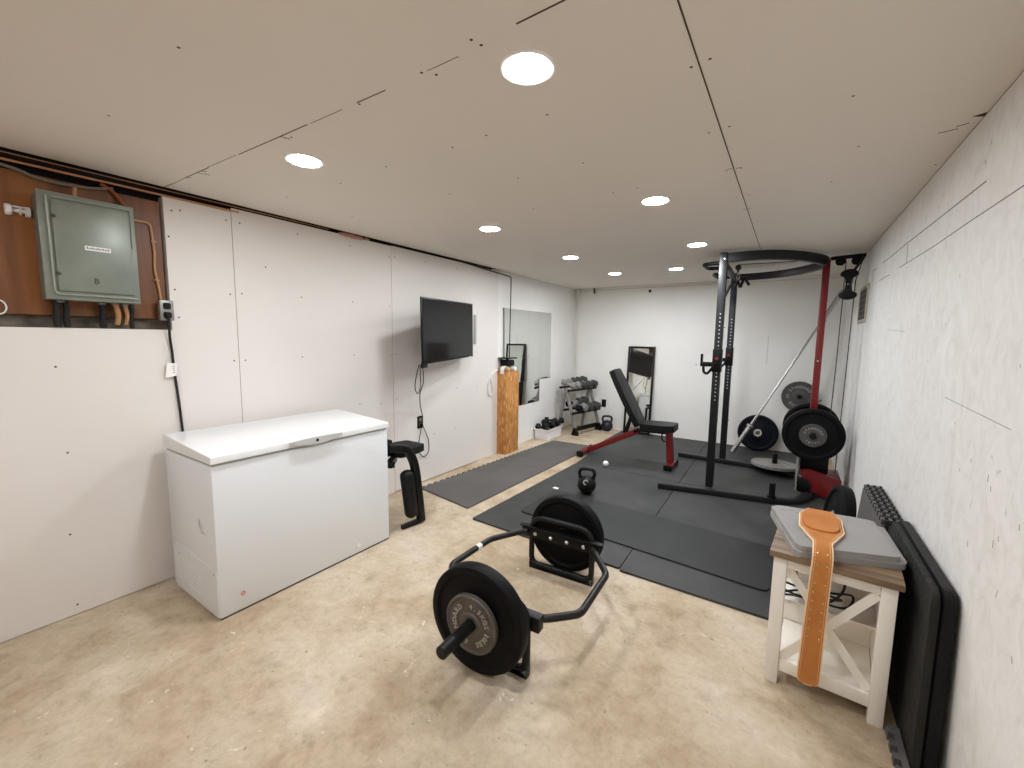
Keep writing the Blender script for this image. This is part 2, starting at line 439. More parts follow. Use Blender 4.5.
def dots(b, pts, to3, r=.006):
    for p in pts:
        q = to3(p); b.lathe([(r*1.0, 0), (0, .0012)], q, 8)
b = MB(); b.use(M['ceiling'])
b.box((.015, Y0-.1, H), (W+.1, 4.06, H+.05)); b.box((XF-.1, 4.06, H), (W+.1, D+.1, H+.05))
b.use(M['seam'])
b.box((2.5685, Y0, H-.0006), (2.5735, 4.2, H+.01))
b.box((2.50, 2.2, H-.0006), (2.504, 2.2, H)) if False else None
b.use(M['crack'])
b.box((2.5695, 1.0, H-.0012), (2.5725, 4.1, H+.01))
for xa, ya, xb, yb, w in [(.02, .930, .12, .935, .004), (.12, .938, .32, .934, .002), (.30, .936, .52, .940, .0032), (.52, .936, .78, .943, .0012), (.80, .946, 1.06, .951, .003), (1.06, .951, 1.30, .955, .0034), (1.32, .957, 1.5, .960, .0012), (1.58, .960, 1.72, .962, .003), (1.90, .962, 2.02, .962, .0014), (2.22, .945, 2.5695, .937, .004)]:
    b.bar((xa, ya, H), (xb, yb, H), w, .002)
for xa, ya, xb, yb in [(.40, .936, .42, .985), (.44, .94, .46, .955), (1.12, .951, 1.13, .985), (.27, .935, .30, .95), (2.545, 2.2, 2.565, 2.205), (2.58, 2.21, 2.60, 2.21), (2.55, 2.9, 2.59, 2.905), (3.24, 2.235, 3.29, 2.225), (3.28, 2.20, 3.31, 2.19)]:
    b.bar((xa, ya, H), (xb, yb, H), .0035, .002)
b.prism([(3.305, 2.135), (3.335, 2.12), (3.335, 2.15)], .002, Matrix.Translation((0, 0, H-.0015)))
b.use(M['screw'])
cd = [(1.4, .53), (.75, .54), (2.09, .93), (2.1, .96), (1.88, .96), (1.91, .99), (1.58, .97), (1.15, .98), (1.81, 1.37), (1.63, 1.38), (2.08, 1.36), (2.02, 1.8), (1.24, 1.37), (.87, 1.39), (2.55, 1.35), (2.6, 1.34), (2.53, 1.79), (2.6, 1.78), (2.54, 2.22), (2.6, 2.22), (2.6, 2.64), (2.54, 2.64), (2.95, 1.77), (3.01, 2.22), (2.95, 2.63), (2.9, 3.48), (1.68, 1.8), (3.31, 2.61), (2.13, 2.23), (1.24, 1.8), (.42, 1.36), (.4, 1.8), (2.0, 2.23), (1.5, 2.25)]
dots(b, cd, lambda p: frame((p[0], p[1], H), (0, 0, -1)), .005)
struct(b, 'ceiling')

# left wall: drywall panels, opening at the fuse box, dark gap above, concrete beyond
b = MB(); b.use(M['drywall'])
b.box((-.06, Y0-.1, .004), (0, .925, 1.40))
b.box((-.06, .925, .004), (0, 1.252, 2.104)); b.box((-.06, 1.256, .004), (0, 2.462, 2.128)); b.box((-.06, 2.466, .012), (0, 3.68, 2.132))
b.box((-.08, 3.684, .0), (-.022, 4.05, H))
b.use(M['backwall']); b.box((XF-.1, 4.05, 0), (XF, D+.1, H+.02))
b.use(M['concrete']); b.box((-.09, 2.3, 0), (-.01, 3.68, .0119))
b.use(M['seam']); b.box((-.05, 1.252, .01), (-.002, 1.256, 2.104)); b.box((-.05, 2.462, .01), (-.002, 2.466, 2.128))
b.use(M['screw'])
wd = [(.47, 1.22), (.48, .81), (.46, .41), (.46, .05), (.96, 2.04), (1., 2.05), (.94, 1.9), (.95, 1.62), (.96, 1.47), (1.225, 2.05), (1.30, 2.05), (1.225, 1.62), (1.29, 1.63), (1.225, 1.22), (1.29, 1.22), (1.66, 2.06), (1.44, 1.81), (1.67, 1.64), (2.08, 1.64), (1.66, 1.23), (2.08, 1.23), (2.07, 2.06), (2.44, 2.04), (2.5, 2.05), (2.44, 1.63), (2.44, 1.22), (2.5, 1.23), (3.3, .86), (3.28, .45), (2.96, .44), (2.12, .84), (2.33, .82), (2.5, .84), (3.64, 1.64), (3.64, 1.22), (3.64, .84), (2.86, 2.06), (3.3, 2.06)]
dots(b, wd, lambda p: frame((0, p[0], p[1]), (1, 0, 0)), .0048)
struct(b, 'wall_left')
b = MB(); b.use(M['joist']); b.box((-.2, Y0-.1, 2.05), (-.065, 4.05, 2.4)); b.box((-.2, Y0-.1, 2.22), (.02, 4.05, 2.4))
b.box((-.075, Y0-.1, 2.112), (-.012, .9, 2.15)); 
struct(b, 'trim_1')
b = MB(); b.use(M['strip']); b.bar((-.002, Y0, 2.094), (-.002, 1.3, 2.112), .008, .009); b.bar((-.003, Y0, 2.128), (-.003, 1.9, 2.143), .004, .004)
struct(b, 'trim_2')
b = MB(); b.use(M['joist']); b.bar((-.01, 1.25, 2.122), (-.01, 3.9, 2.140), .012, .010)
struct(b, 'trim_3')
b = MB(); b.use(M['ledge']); b.box((-.14, Y0-.1, 1.30), (-.055, .925, 1.457)); struct(b, 'trim_4')
t = tag(MB().box((-.05, Y0+.02, 1.458), (-.026, .915, 2.075)).build('plywood_board', M['plywood']), 'brown stained plywood board recessed in the wall behind the grey fuse box', 'board')
b = MB(); b.use(M['pink'])
for k in range(14):
    y = 1.98+.26*random.random(); b.sphere((-.012+.012*random.random(), y, 2.125+.014*random.random()), .014+.012*random.random(), sc=(.6, 1.8, .7), seg=8, rings=6)
tag(b.build('insulation_tuft', M['pink']), 'tuft of pink insulation poking out of the gap above the left wall', 'insulation')

# back, right and rear walls
b = MB(); b.use(M['backwall']); b.box((-.2, D, 0), (W+.2, D+.1, H+.02))
b.use(M['seam']); b.box((2.60, D-.0008, 1.1), (2.603, D, 1.45)); b.box((XF, D-.0008, 2.118), (W, D, 2.121))
b.use(M['screw']); dots(b, [(2.22, .33), (2.21, .25), (1.11, 2.069), (2.1, 1.55), (1.78, 1.05)], lambda p: frame((p[0], D, p[1]), (0, -1, 0)), .008)
b.lathe([(.022, 0), (.016, .004), (0, .004)], frame((1.111, D, 2.069), (0, -1, 0)), 12)
struct(b, 'wall_back')
b = MB(); b.use(M['parged']); b.box((W, Y0-.1, 0), (W+.15, D+.1, H+.02))
b.use(M['mortar'])
def crk(b, pts, w=.005):
    for (y, z), (y2, z2) in zip(pts, pts[1:]): b.bar((W, y, z), (W, y2, z2), w, .0012, up=(1, 0, 0))
crk(b, [(1.3, 1.798), (1.756, 1.806), (2.2, 1.807), (2.6, 1.804), (3.05, 1.81), (3.2, 1.812), (3.34, 1.815)], .004)
crk(b, [(2.05, 1.908), (2.4, 1.913), (2.9, 1.92), (3.12, 1.924), (3.16, 1.925), (3.7, 1.928), (3.95, 1.932)], .005)
crk(b, [(3.15, 1.81), (3.155, 1.85), (3.165, 1.915)], .008)
crk(b, [(3.62, 1.812), (3.8, 1.815), (4.0, 1.818)], .004)
crk(b, [(4.2, 1.93), (4.35, 1.935), (4.36, 1.85)], .005)
crk(b, [(1.62, 1.158), (1.8, 1.165), (2.2, 1.18)], .0016); crk(b, [(3.0, 1.44), (3.5, 1.46)], .0016)
b.use(M['seam'])
for y, z, L in [(2.05, 2.02, .02), (2.08, 1.97, .02), (2.17, 1.9, .02), (2.55, 2.0, .012), (2.6, 1.96, .012), (1.72, .99, .03), (1.69, .97, .02), (1.86, 1.01, .02), (2.05, 1.1, .012), (1.63, .83, .03), (1.6, .86, .02), (2.3, 1.45, .01), (1.95, .96, .015), (1.8, .76, .025), (1.57, .72, .03), (2.5, 1.3, .015), (1.5, .93, .02), (1.44, .62, .02), (2.75, 1.5, .01), (1.62, 1.32, .014), (2.2, 1.62, .012)]:
    crk(b, [(y, z), (y+L*.6*(random.random()-.3), z+L*.7)], .0020)
crk(b, [(Y0, H-.001), (D, H-.001)], .006)
struct(b, 'wall_right')
b = MB(); b.box((-.2, Y0-.1, 0), (W+.2, Y0, H+.02)); struct(b, 'wall_front', M['drywall'])

# ------------------------------------------------------------------ recessed lights, plus two added fill lights behind the camera
def light(loc, label):
    dm = 'lampfar' if loc[1] > 3.4 else 'lampfill' if loc[1] < .5 else 'lamp'
    t = thing('recessed_light', label, 'ceiling light', loc, group='recessed ceiling lights')
    b = MB(); b.lathe([(.066, -.004), (.074, -.006), (.080, -.003), (.081, 0), (.066, 0)], None, 48, True); b.build('trim_ring', M['trim'], t)
    b = MB(); b.lathe([(0, -.0045), (.066, -.0035), (.066, -.0005), (0, -.0005)], None, 48); b.build('diffuser', M[dm], t)
    return t
LX = [(2.155, 1.105, 'round recessed ceiling light nearest the camera, largest in view'),
      (.985, 1.13, 'round recessed ceiling light nearest the grey fuse box'),
      (2.155, 2.475, 'round recessed ceiling light, second back in the row nearer the rack'),
      (1.0, 2.495, 'round recessed ceiling light above and in front of the wall television'),
      (2.15, 3.755, 'round recessed ceiling light just left of the top of the power rack'),
      (1.03, 3.745, 'round recessed ceiling light, third back in the row along the drywall wall'),
      (1.74, 4.9, 'round recessed ceiling light near the back wall, above the incline bench'),
      (1.05, 4.91, 'smallest recessed ceiling light, last in the row towards the dumbbell corner')]
LX += [(.985, -.25, 'added unseen fill light at the near end of the room, left wall side'), (2.155, -.25, 'added unseen fill light at the near end of the room, right wall side')]  # unseen lamps added to brighten the near side of the freezer
for x, y, lab in LX: light((x, y, H), lab)

# ------------------------------------------------------------------ chest freezer
t = thing('chest_freezer', 'white chest freezer standing on the concrete against the left wall', 'freezer', (.357, 1.342, 0))
b = MB(); b.box((-.275, -.515, .008), (.275, .515, .763), .005); b.build('body', M['freezer'], t)
b = MB(); b.box((-.270, -.51, 0), (.2735, .512, .0075)); b.build('base', M['ink'], t)
b = MB(); b.box((-.268, -.509, .7635), (.271, .510, .7765), .003); b.build('gasket', M['gasket'], t)
b = MB()
prof = [(-.278, .777), (.284, .777), (.284, .808), (.280, .812), (-.274, .846), (-.278, .842)]
b.prism(prof, 1.038, frame((0, .519, 0), (0, -1, 0), (1, 0, 0)), .0015, 1)
b.build('lid', M['freezerlid'], t)
b = MB()
n = 14
up_ = [(-.157+.314*k/n, .030+.004*math.sin(PI*k/n)) for k in range(n+1)]
lo_ = [(.157-.314*k/n, .030-.012-.024*math.sin(PI*k/n)) for k in range(n+1)]
h_ = b.prism(up_+lo_, .018, frame((.2845, .005, .781), (1, 0, 0), (0, 1, 0)), .003, 2).build('handle', M['handlegrey'], t)
MB().cyl((.3027, .0, .797), (.3055, .0, .797), .008).build('lock', M['black'], h_)
b = MB(); b.cyl((.2752, .27, .052), (.281, .27, .052), .014, bev=.002); b.build('drain_cap', M['freezerlid'], t)
b = MB(); b.lathe([(.0075, 0), (.011, 0), (.011, .0008), (.0075, .0008)], frame((.2751, -.411, .09), (1, 0, 0)), 24, True); b.bar((.2757, -.415, .086), (.2757, -.407, .095), .0025, .0006, up=(1, 0, 0)); b.build('sticker', M['redink'], t)
b = MB()
b.prism(rpoly([(-.235, .012), (.272, .012), (.272, .246), (-.21, .268), (-.235, .255)], .008), .004, frame((0, -.5152, 0), (0, -1, 0), (1, 0, 0)))
b.build('vent_panel', M['freezer'], t)
b = MB(); b.use(M['freezer'])
for k in range(6): b.bar((-.06, -.5196, .075+.022*k), (.10, -.5196, .07+.022*k), .003, .0025, up=(0, 1, 0))
b.build('vent_grille', M['freezer'], t)
for x, z in ((-.17, .215), (.24, .225)): MB().lathe([(.0045, 0), (0, .001)], frame((x, -.5195, z), (0, -1, 0)), 8).build('screw', M['ink'], t)
b = MB()
for x0, z0, x1, z1, w in [(.095, .474, .099, .425, .006), (.108, .466, .113, .42, .007), (.13, .455, .135, .41, .004), (.13, .412, .165, .405, .006), (.112, .418, .125, .40, .006)]:
    b.bar((x0, -.5153, z0), (x1, -.5153, z1), w, .0008, up=(0, 1, 0))
b.build('side_mark', M['gasket'], t)

# ------------------------------------------------------------------ fuse box, wiring
t = thing('fuse_box', 'large grey green metal electrical panel mounted on the brown plywood', 'electrical panel', (-.026, .611, 1.525))
b = MB(); b.box((.0, -.158, .002), (.108, .158, .462), .004); b.build('box', M['panelgrey'], t)
b = MB(); b.box((.109, -.163, 0), (.118, .163, .468), .004); b.build('cover', M['panelgrey'], t)
b = MB(); b.box((.1185, -.122, .040), (.127, .142, .432), .004, 2)
d_ = b.build('door', M['panelgrey'], t)
b = MB()
b.tube(rpath([(.127, -.135, .446), (.127, -.135, .024), (.127, .150, .024)], .02), .0045, 8); b.tube(rpath([(.124, -.118, .444), (.124, .146, .448), (.124, .147, .27)], .01), .0038, 8)
b.build('door_rib', M['paneledge'], t)
for z in (.115, .362): MB().cyl((.1272, -.118, z), (.131, -.118, z), .008, 12).build('latch_screw', M['ink'], d_)
b = MB(); b.box((.1272, -.026, .232), (.1282, .064, .252)); lb = b.build('label_strip', M['paper'], d_)
b = MB()
for k in range(13):
    y = -.020+.0061*k; h = .006 if k % 3 else .009
    b.box((.1283, y, .2385), (.1287, y+.004, .2385+h))
b.build('lettering', M['ink'], lb)
b = MB(); b.mesh(glyph('B', .02), frame((.1272, .004, .093), (1, 0, 0), (0, 1, 0)) @ Matrix.Diagonal((.035, .035, .01, 1))); b.build('letter_mark', M['ink'], d_)
for y, w in [(-.125, .014), (-.095, .012), (.03, .013), (.140, .010)]: MB().tube(smoothpath([(.05, y, -.0005), (.05, y+.004, -.03), (.036, y+.002, -.075), (.026, y+.006, -.12)]), w, 10).build('cable', M['cable'], t)
for y, w in [(.078, .011), (.112, .008)]: MB().tube(smoothpath([(.06, y, -.0005), (.06, y+.006, -.03), (.05, y+.012, -.06), (.028, y+.01, -.10)]), w, 10).build('copper_cable', M['copper'], t)
for y in (-.11, .03, .080, .116): MB().cyl((.055, y, -.010), (.055, y, -.0005), .016, 12).build('cable_clamp', M['boxmetal'], t)
b = MB(); b.cyl((.055, -.03, .463), (.055, -.026, .52), .008, 12, bev=.002); b.cyl((.055, -.033, .463), (.055, -.033, .474), .016, 12); b.build('top_fitting', M['copper'], t)

b = MB(); b.cyl((-.02, .37, 1.905), (-.02, .392, 1.905), .024, 16, bev=.004); b.cyl((-.02, .395, 1.905), (-.02, .43, 1.905), .008, 12); b.cyl((-.02, .412, 1.905), (-.02, .418, 1.905), .018, 16); b.cyl((-.02, .43, 1.905), (-.02, .444, 1.905), .022, 16)
b.box((-.025, .385, 1.918), (-.016, .435, 1.924))
tag(b.build('pipe_connector', M['binwhite']), 'white fitting on the left side of the grey electrical panel', 'connector')
b = MB(); b.tube(smoothpath([(-.01, Y0+.1, 2.105), (-.01, .1, 2.10), (-.012, .38, 2.085), (-.012, .47, 2.062), (-.01, .56, 2.056), (-.01, .66, 2.068), (-.01, .73, 2.088)]), .007, 10)
tag(b.build('grey_cable', M['greycable']), 'grey cable sagging along the dark gap above the fuse box', 'cable')
b = MB(); b.tube(smoothpath([(-.012, .685, 2.098), (-.008, .725, 2.075), (.0, .755, 2.03), (.02, .765, 2.0)]), .008, 10)
tag(b.build('orange_cable', M['orange']), 'orange brown cable dropping into the top right of the fuse box', 'cable')
b = MB(); b.tube(rpath([(-.018, .775, 1.955), (-.018, .868, 1.957), (-.018, .878, 1.80), (-.018, .872, 1.72), (-.018, .887, 1.60), (-.018, .89, 1.555)], .025), .0065, 10)
for y, z in ((.876, 1.86), (.877, 1.66)): b.box((-.02, y-.012, z), (-.009, y+.012, z+.006))
tag(b.build('copper_cable', M['copper']), 'copper coloured cable running from the fuse box down to the outlet box', 'cable')
b = MB(); b.tube([(-.02+.0, .323+.022*math.cos(a*PI/8), 1.485+.03*math.sin(a*PI/8)) for a in range(16)], .003, 8, True)
tag(b.build('wire_loop', M['white']), 'small white wire loop on the plywood at the far left edge', 'wire')
t = thing('outlet_box', 'small galvanised outlet box at the lower corner of the plywood', 'outlet', (0, .897, 1.502))
MB().box((.0005, -.031, -.052), (.036, .031, .055), .004).build('box', M['boxmetal'], t)
b = MB(); 
for z in (.024, -.024): b.prism(rpoly([(-.017, -.017), (.017, -.017), (.017, .017), (-.017, .017)], .009), .003, frame((.0362, 0, z), (1, 0, 0), (0, 1, 0)))
b.build('socket', M['black'], t)
t = thing('power_cable', 'black power cord plugged into the outlet box and dropping behind the freezer', 'cord', (0, 0, 0))
b = MB(); b.box((.0395, .882, 1.462), (.06, .910, 1.494), .006); b.build('plug', M['black'], t)
b = MB(); b.tube(smoothpath([(.05, .897, 1.462), (.04, .90, 1.42), (.02, .905, 1.36), (.012, .913, 1.28), (.010, .917, 1.18), (.010, .925, 1.05), (.010, .932, .92), (.01, .936, .80), (.012, .94, .6), (.012, .942, .3), (.014, .944, .06), (.04, .95, .0065)]), .0062, 10); b.build('cable', M['cable'], t)
b = MB(); b.prism([(-.04, -.045), (.012, -.035), (.018, .03), (-.03, .038)], .0012, frame((.018, .912, 1.185), (1, .1, 0), (0, 1, 0)))
g = b.build('warning_tag', M['paper'], t)
b = MB()
for k in range(4): b.bar((.0195, .892, 1.165+.012*k), (.0195, .918, 1.168+.012*k), .004, .0004, up=(1, 0, 0))
b.build('lettering', M['seam'], g)

# ------------------------------------------------------------------ television on its wall arm
TA, TB = Vector((.422, 2.392, 1.4255)), Vector((.1325, 3.39, 1.451))
tc = (TA+TB)/2; tw = (TB-TA).length; th = .53
ax = (TB-TA).normalized(); nrm = ax.cross(Vector((0, 0, 1))).normalized()
if nrm.x < 0: nrm = -nrm
t = thing('television', 'black flat television swung out from the left wall on an arm', 'television')
t.matrix_world = frame(tc, nrm, ax)    # local x along the screen, y up, z out
fl = 1 if (t.matrix_world.to_3x3() @ Vector((0, 1, 0))).z > 0 else -1
b = MB(); b.box((-tw/2, -th/2, -.012), (tw/2, th/2, 0), .003); b.build('cabinet', M['bezel'], t)
b = MB(); b.box((-tw/2+.012, -th/2+(.022 if fl > 0 else .012), .0003), (tw/2-.012, th/2-(.012 if fl > 0 else .022), .0012)); b.build('screen', M['screen'], t)
b = MB(); b.box((tw/2-.11, -fl*(th/2-.006)-.004, .0005), (tw/2-.05, -fl*(th/2-.006)+.004, .0015)); b.build('badge', M['handlegrey'], t)
b = MB(); b.box((-tw*.3, -.15, -.06), (tw*.3, .15, -.0125), .008); b.build('back_cover', M['black'], t)
b = MB(); b.box((-tw/2+.02, -fl*(th/2+.032), -.03), (-tw/2+.10, -fl*(th/2+.001), -.008), .004); b.build('receiver', M['black'], t)
inv = t.matrix_world.inverted()
b = MB(); pts = [Vector((.012, 3.0, 1.44)), Vector((.11, 2.8, 1.44)), tc-nrm*.062]
b.sweep([inv @ p for p in pts], rsec(.06, .03, .006), up=inv.to_3x3() @ Vector((0, 0, 1)))
q = [inv @ Vector(p) for p in ((.001, 2.95, 1.36), (.001, 3.05, 1.36), (.001, 3.05, 1.52), (.001, 2.95, 1.52), (.011, 2.95, 1.36), (.011, 3.05, 1.36), (.011, 3.05, 1.52), (.011, 2.95, 1.52))]
b.faces(q, [(3, 2, 1, 0), (4, 5, 6, 7), (0, 1, 5, 4), (1, 2, 6, 5), (2, 3, 7, 6), (3, 0, 4, 7)])
b.build('wall_arm', M['black'], t)

t = thing('wall_outlet', 'black wall outlet in the drywall under the television', 'outlet', (0, 2.773, .589))
MB().box((.0003, -.036, -.058), (.005, .036, .058), .002).build('cover_plate', M['black'], t)
b = MB()
for z in (.024, -.024): b.prism(rpoly([(-.017, -.016), (.017, -.016), (.017, .016), (-.017, .016)], .007), .0015, frame((.0052, 0, z), (1, 0, 0), (0, 1, 0)))
b.build('socket', M['greycable'], t)
t = thing('television_cable', 'thin black cord hanging from the television down to the outlet below', 'cord')
b = MB(); b.tube(smoothpath([(.30, 2.50, 1.165), (.27, 2.55, 1.10), (.2, 2.62, .98), (.12, 2.66, .88), (.06, 2.72, .76), (.03, 2.772, .66), (.026, 2.773, .585), (.026, 2.773, .57)]), .0042, 8)
b.tube(smoothpath([(.026, 2.765, .555), (.02, 2.74, .42), (.012, 2.735, .33), (.012, 2.80, .255), (.012, 2.865, .285), (.012, 2.868, .40), (.02, 2.80, .53), (.025, 2.78, .56)]), .0038, 8)
b.build('cable', M['cable'], t)
MB().box((.0075, 2.76, .547), (.03, 2.787, .578), .005).build('plug', M['black'], t)
b = MB(); b.tube(smoothpath([(.36, 2.42, 1.16), (.35, 2.40, 1.08), (.33, 2.40, .97), (.31, 2.45, .915), (.29, 2.50, .97), (.29, 2.50, 1.06), (.31, 2.48, 1.15)]), .0038, 8)
tag(b.build('cable_loop', M['cable']), 'thin cable loop dangling from the lower left corner of the television', 'cable')
t = thing('blank_wall_plate', 'pale upright plate on the wall just right of the television', 'wall plate', (0, 3.586, 1.465))
MB().box((.0004, -.018, -.155), (.014, .018, .155), .003).build('plate', M['gasket'], t)

# ------------------------------------------------------------------ strand board column and what stands on it
b = MB(); b.box((-.0485, 4.045, 0), (.105, 4.325, .985), .003); tag(b.build('board_column', M['osb']), 'tall square column boxed in orange strand board against the left wall', 'column')
t = thing('black_radio', 'small black device with a flat top standing on the board column', 'radio', (.02, 4.19, 1.045))
b = MB(); b.box((-.055, -.075, .0), (.055, .085, .075), .018, 3); b.build('body', M['black'], t)
b = MB(); b.prism(rpoly([(-.085, -.11), (.085, -.11), (.085, .11), (-.085, .11)], .02), .012, Matrix.Translation((-.005, 0, .090))); b.build('top_plate', M['black'], t)
b = MB(); b.cyl((0, 0, .0755), (0, 0, .0895), .02); b.build('neck', M['black'], t)
b = MB(); b.cyl((-.035, 4.105, 1.014), (.105, 4.105, 1.014), .028, 20, bev=.004); b.build
tag(b.build('tape_roll', M['tan']), 'tan roll lying on the near edge of the board column top', 'roll')
b = MB(); b.cyl((-.035, 4.245, 1.014), (.105, 4.245, 1.014), .029, 20, bev=.004)
tag(b.build('tape_roll', M['white']), 'white roll lying behind the tan roll on the board column', 'roll')
b = MB(); b.sweep(smoothpath([(.045, 4.115, 1.048), (.045, 4.075, 1.043), (.045, 4.05, 1.01), (.045, 4.046, .96)]), [(.0015, -.025), (.0015, .025), (-.0015, .025), (-.0015, -.025)], up=(0, -1, .3))
tag(b.build('paper_strip', M['paper']), 'white paper strip hanging over the near edge of the board column', 'paper')
b = MB(); b.tube(smoothpath([(-.02, 4.1, .995), (-.015, 4.04, 1.0), (-.012, 3.96, .97), (-.012, 3.88, .90), (-.012, 3.85, .80), (-.012, 3.88, .72), (-.012, 3.94, .74), (-.012, 3.93, .84), (-.012, 3.9, .92), (-.012, 3.94, .98)]), .006, 8)
tag(b.build('white_cord', M['pipewhite']), 'coiled white cord hanging on the wall left of the board column', 'cord')
b = MB(); b.tube(rpath([(.009, 3.4, 2.136), (.009, 4.27, 2.10), (-.005, 4.27, 1.148)], .03), .0065, 10)
tag(b.build('black_conduit', M['cable']), 'black line dropping from the ceiling gap to the top of the board column', 'conduit')

# ------------------------------------------------------------------ wall mirror tiles
TS = .307
rows = ['top row', 'second row', 'third row', 'bottom row']; cols = ['first', 'second', 'third', 'last']
for rI in range(4):
    for cI in range(4 if rI < 3 else 3):
        t = tag(MB().box((0, -TS/2+.0006, -TS/2+.0006), (.004, TS/2-.0006, TS/2-.0006)).build('mirror_tile', M['mirror']),
                '%s square mirror tile from the board column, %s of the wall mirror' % (cols[cI] if not (rI == 3 and cI == 2) else 'last', rows[rI]), 'mirror', 'mirror tiles on the left wall')
        t.location = (XF+.001+random.random()*.001, 4.175+TS*(cI+.5), 1.737-TS*(rI+.5))
        t.rotation_euler = (0, R(random.uniform(-.12, .12)), R(random.uniform(-.1, .1)))
b = MB(); b.tube(rpath([(.012, D-.024, H-.002), (.012, D-.024, .9), (.0, D-.024, .72), (.0, D-.024, .45)], .05), .019, 14); b.cyl((.012, D-.024, .93), (.012, D-.024, .99), .025, 14, bev=.004)
tag(b.build('corner_pipe', M['pipewhite']), 'white painted pipe running down the far left corner', 'pipe')
b = MB(); b.cyl((.278, D-.03, 2.149), (.278, D-.03, 2.10), .012, 12); b.tube(smoothpath([(.278, D-.03, 2.10), (.282, D-.035, 2.085), (.296, D-.04, 2.075)]), .012, 10)
tag(b.build('pipe_stub', M['cable']), 'short black pipe stub under the ceiling on the back wall', 'pipe')
t = thing('wall_outlet', 'black wall outlet low on the back wall above the kettlebell', 'outlet', (.487, D, .396))
MB().box((-.035, -.012, -.058), (.035, -.0004, .058), .003).build('cover_plate', M['black'], t)
MB().box((-.017, -.0145, -.04), (.017, -.0122, .04), .003).build('socket', M['vinyl'], t)

# ------------------------------------------------------------------ white bin with small weights
t = thing('storage_bin', 'white plastic bin of black weights on the floor by the left wall', 'bin', (.072, 5.165, 0))
def tub(b, w, l, h, k, th, z0=0.):
    a = [(-w/2*k, -l/2*k), (w/2*k, -l/2*k), (w/2*k, l/2*k), (-w/2*k, l/2*k)]; c = [(x/k, y/k) for x, y in a]
    ai = [(x-th*(1 if x > 0 else -1), y-th*(1 if y > 0 else -1)) for x, y in a]; ci = [(x-th*(1 if x > 0 else -1), y-th*(1 if y > 0 else -1)) for x, y in c]
    a, c, ai, ci = (rpoly(q, .02, 4) for q in (a, c, ai, ci)); n = len(a)
    pts = [(x, y, z0) for x, y in a]+[(x, y, h) for x, y in c]+[(x, y, h) for x, y in ci]+[(x, y, z0+th) for x, y in ai]
    fs = [tuple(reversed(range(n))), tuple(range(3*n, 4*n))]
    for q in range(3): fs += [(q*n+i, q*n+(i+1) % n, (q+1)*n+(i+1) % n, (q+1)*n+i) for i in range(n)]
    b.faces(pts, fs)
b = MB(); tub(b, .215, .43, .140, .93, .004); b.build('body', M['binwhite'], t)
b = MB(); o_ = rpoly([(-.119, -.228), (.119, -.228), (.119, .228), (-.119, .228)], .02, 4); i_ = rpoly([(-.108, -.2165), (.108, -.2165), (.108, .2165), (-.108, .2165)], .018, 4); n = len(o_)
pts = [(x, y, .132) for x, y in o_]+[(x, y, .146) for x, y in o_]+[(x, y, .146) for x, y in i_]+[(x, y, .132) for x, y in i_]
b.faces(pts, [(q*n+i, q*n+(i+1) % n, ((q+1) % 4)*n+(i+1) % n, ((q+1) % 4)*n+i) for q in range(4) for i in range(n)]); b.build('rim', M['binwhite'], t)
def small_weight(name, mh, mg, L, r, label, group, loc, rot, hexa=True):
    t = thing(name, label, 'dumbbell', loc, rot, group)
    return dumbbell_parts(t, mh, mg, L, r, hexa)
def dumbbell_parts(t, mh, mg, L, r, hexa):
    hl = L*.33
    for s in (-1, 1):
        b = MB(); m = frame((s*L/2, 0, 0), (-s, 0, 0), (0, 0, 1)) @ Matrix.Rotation(R(30 if hexa else 0), 4, 'Z')
        if hexa:
            b.lathe([(0, 0), (r*.80, 0), (r, r*.18), (r, hl-r*.18), (r*.80, hl), (0, hl)], m, 6)
        else: b.lathe([(0, 0), (r*.8, 0), (r*.96, r*.1), (r, r*.3), (r, hl-r*.2), (r*.8, hl), (0, hl)], m, 20)
        b.build('head', mh, t, angle=20 if hexa else 35)
    b = MB(); b.lathe([(r*.30, 0), (r*.36, L*.1), (r*.38, L*.17), (r*.36, L*.24), (r*.30, L*.34)], frame((-L*.17, 0, 0), (1, 0, 0)), 14); b.build('handle', mg, t)
    return t
bw = [((.03, 5.105, .150), (0, .25, .6), 'small black dumbbell nearest the camera in the white bin'), ((.085, 5.19, .172), (.2, -.10, 1.1), 'small black dumbbell heaped at the middle of the white bin'),
      ((.012, 5.235, .190), (0, .3, 1.75), 'small black dumbbell tipped towards the wall in the white bin'), ((.115, 5.315, .172), (0, -.15, 1.3), 'small black dumbbell lying along the room side of the white bin'),
      ((.045, 5.325, .215), (.1, .1, .45), 'topmost small black dumbbell of the heap in the white bin'), ((.11, 5.41, .20), (0, -.22, .25), 'small black dumbbell with a round head sticking out the far end of the bin'),
      ((.062, 5.13, .058), (0, 0, 1.5), 'small black dumbbell low in the near half of the white bin'), ((.062, 5.32, .058), (0, 0, 1.6), 'small black dumbbell low in the far half of the white bin')]
for k, (loc, rot, lab) in enumerate(bw):
    loc = (loc[0]+.004, loc[1]-.05, loc[2])
    small_weight('small_dumbbell', M['blackmat'], M['blackmat'], .18, .043, lab, 'black dumbbells in the white bin', loc, rot, hexa=(k % 2 == 0))

# ------------------------------------------------------------------ dumbbell rack in the corner
RA = R(-12.5)
t = thing('dumbbell_rack', 'small grey two tier A frame dumbbell rack in the far left corner', 'dumbbell rack', (.425, 5.75, 0), (0, 0, RA))
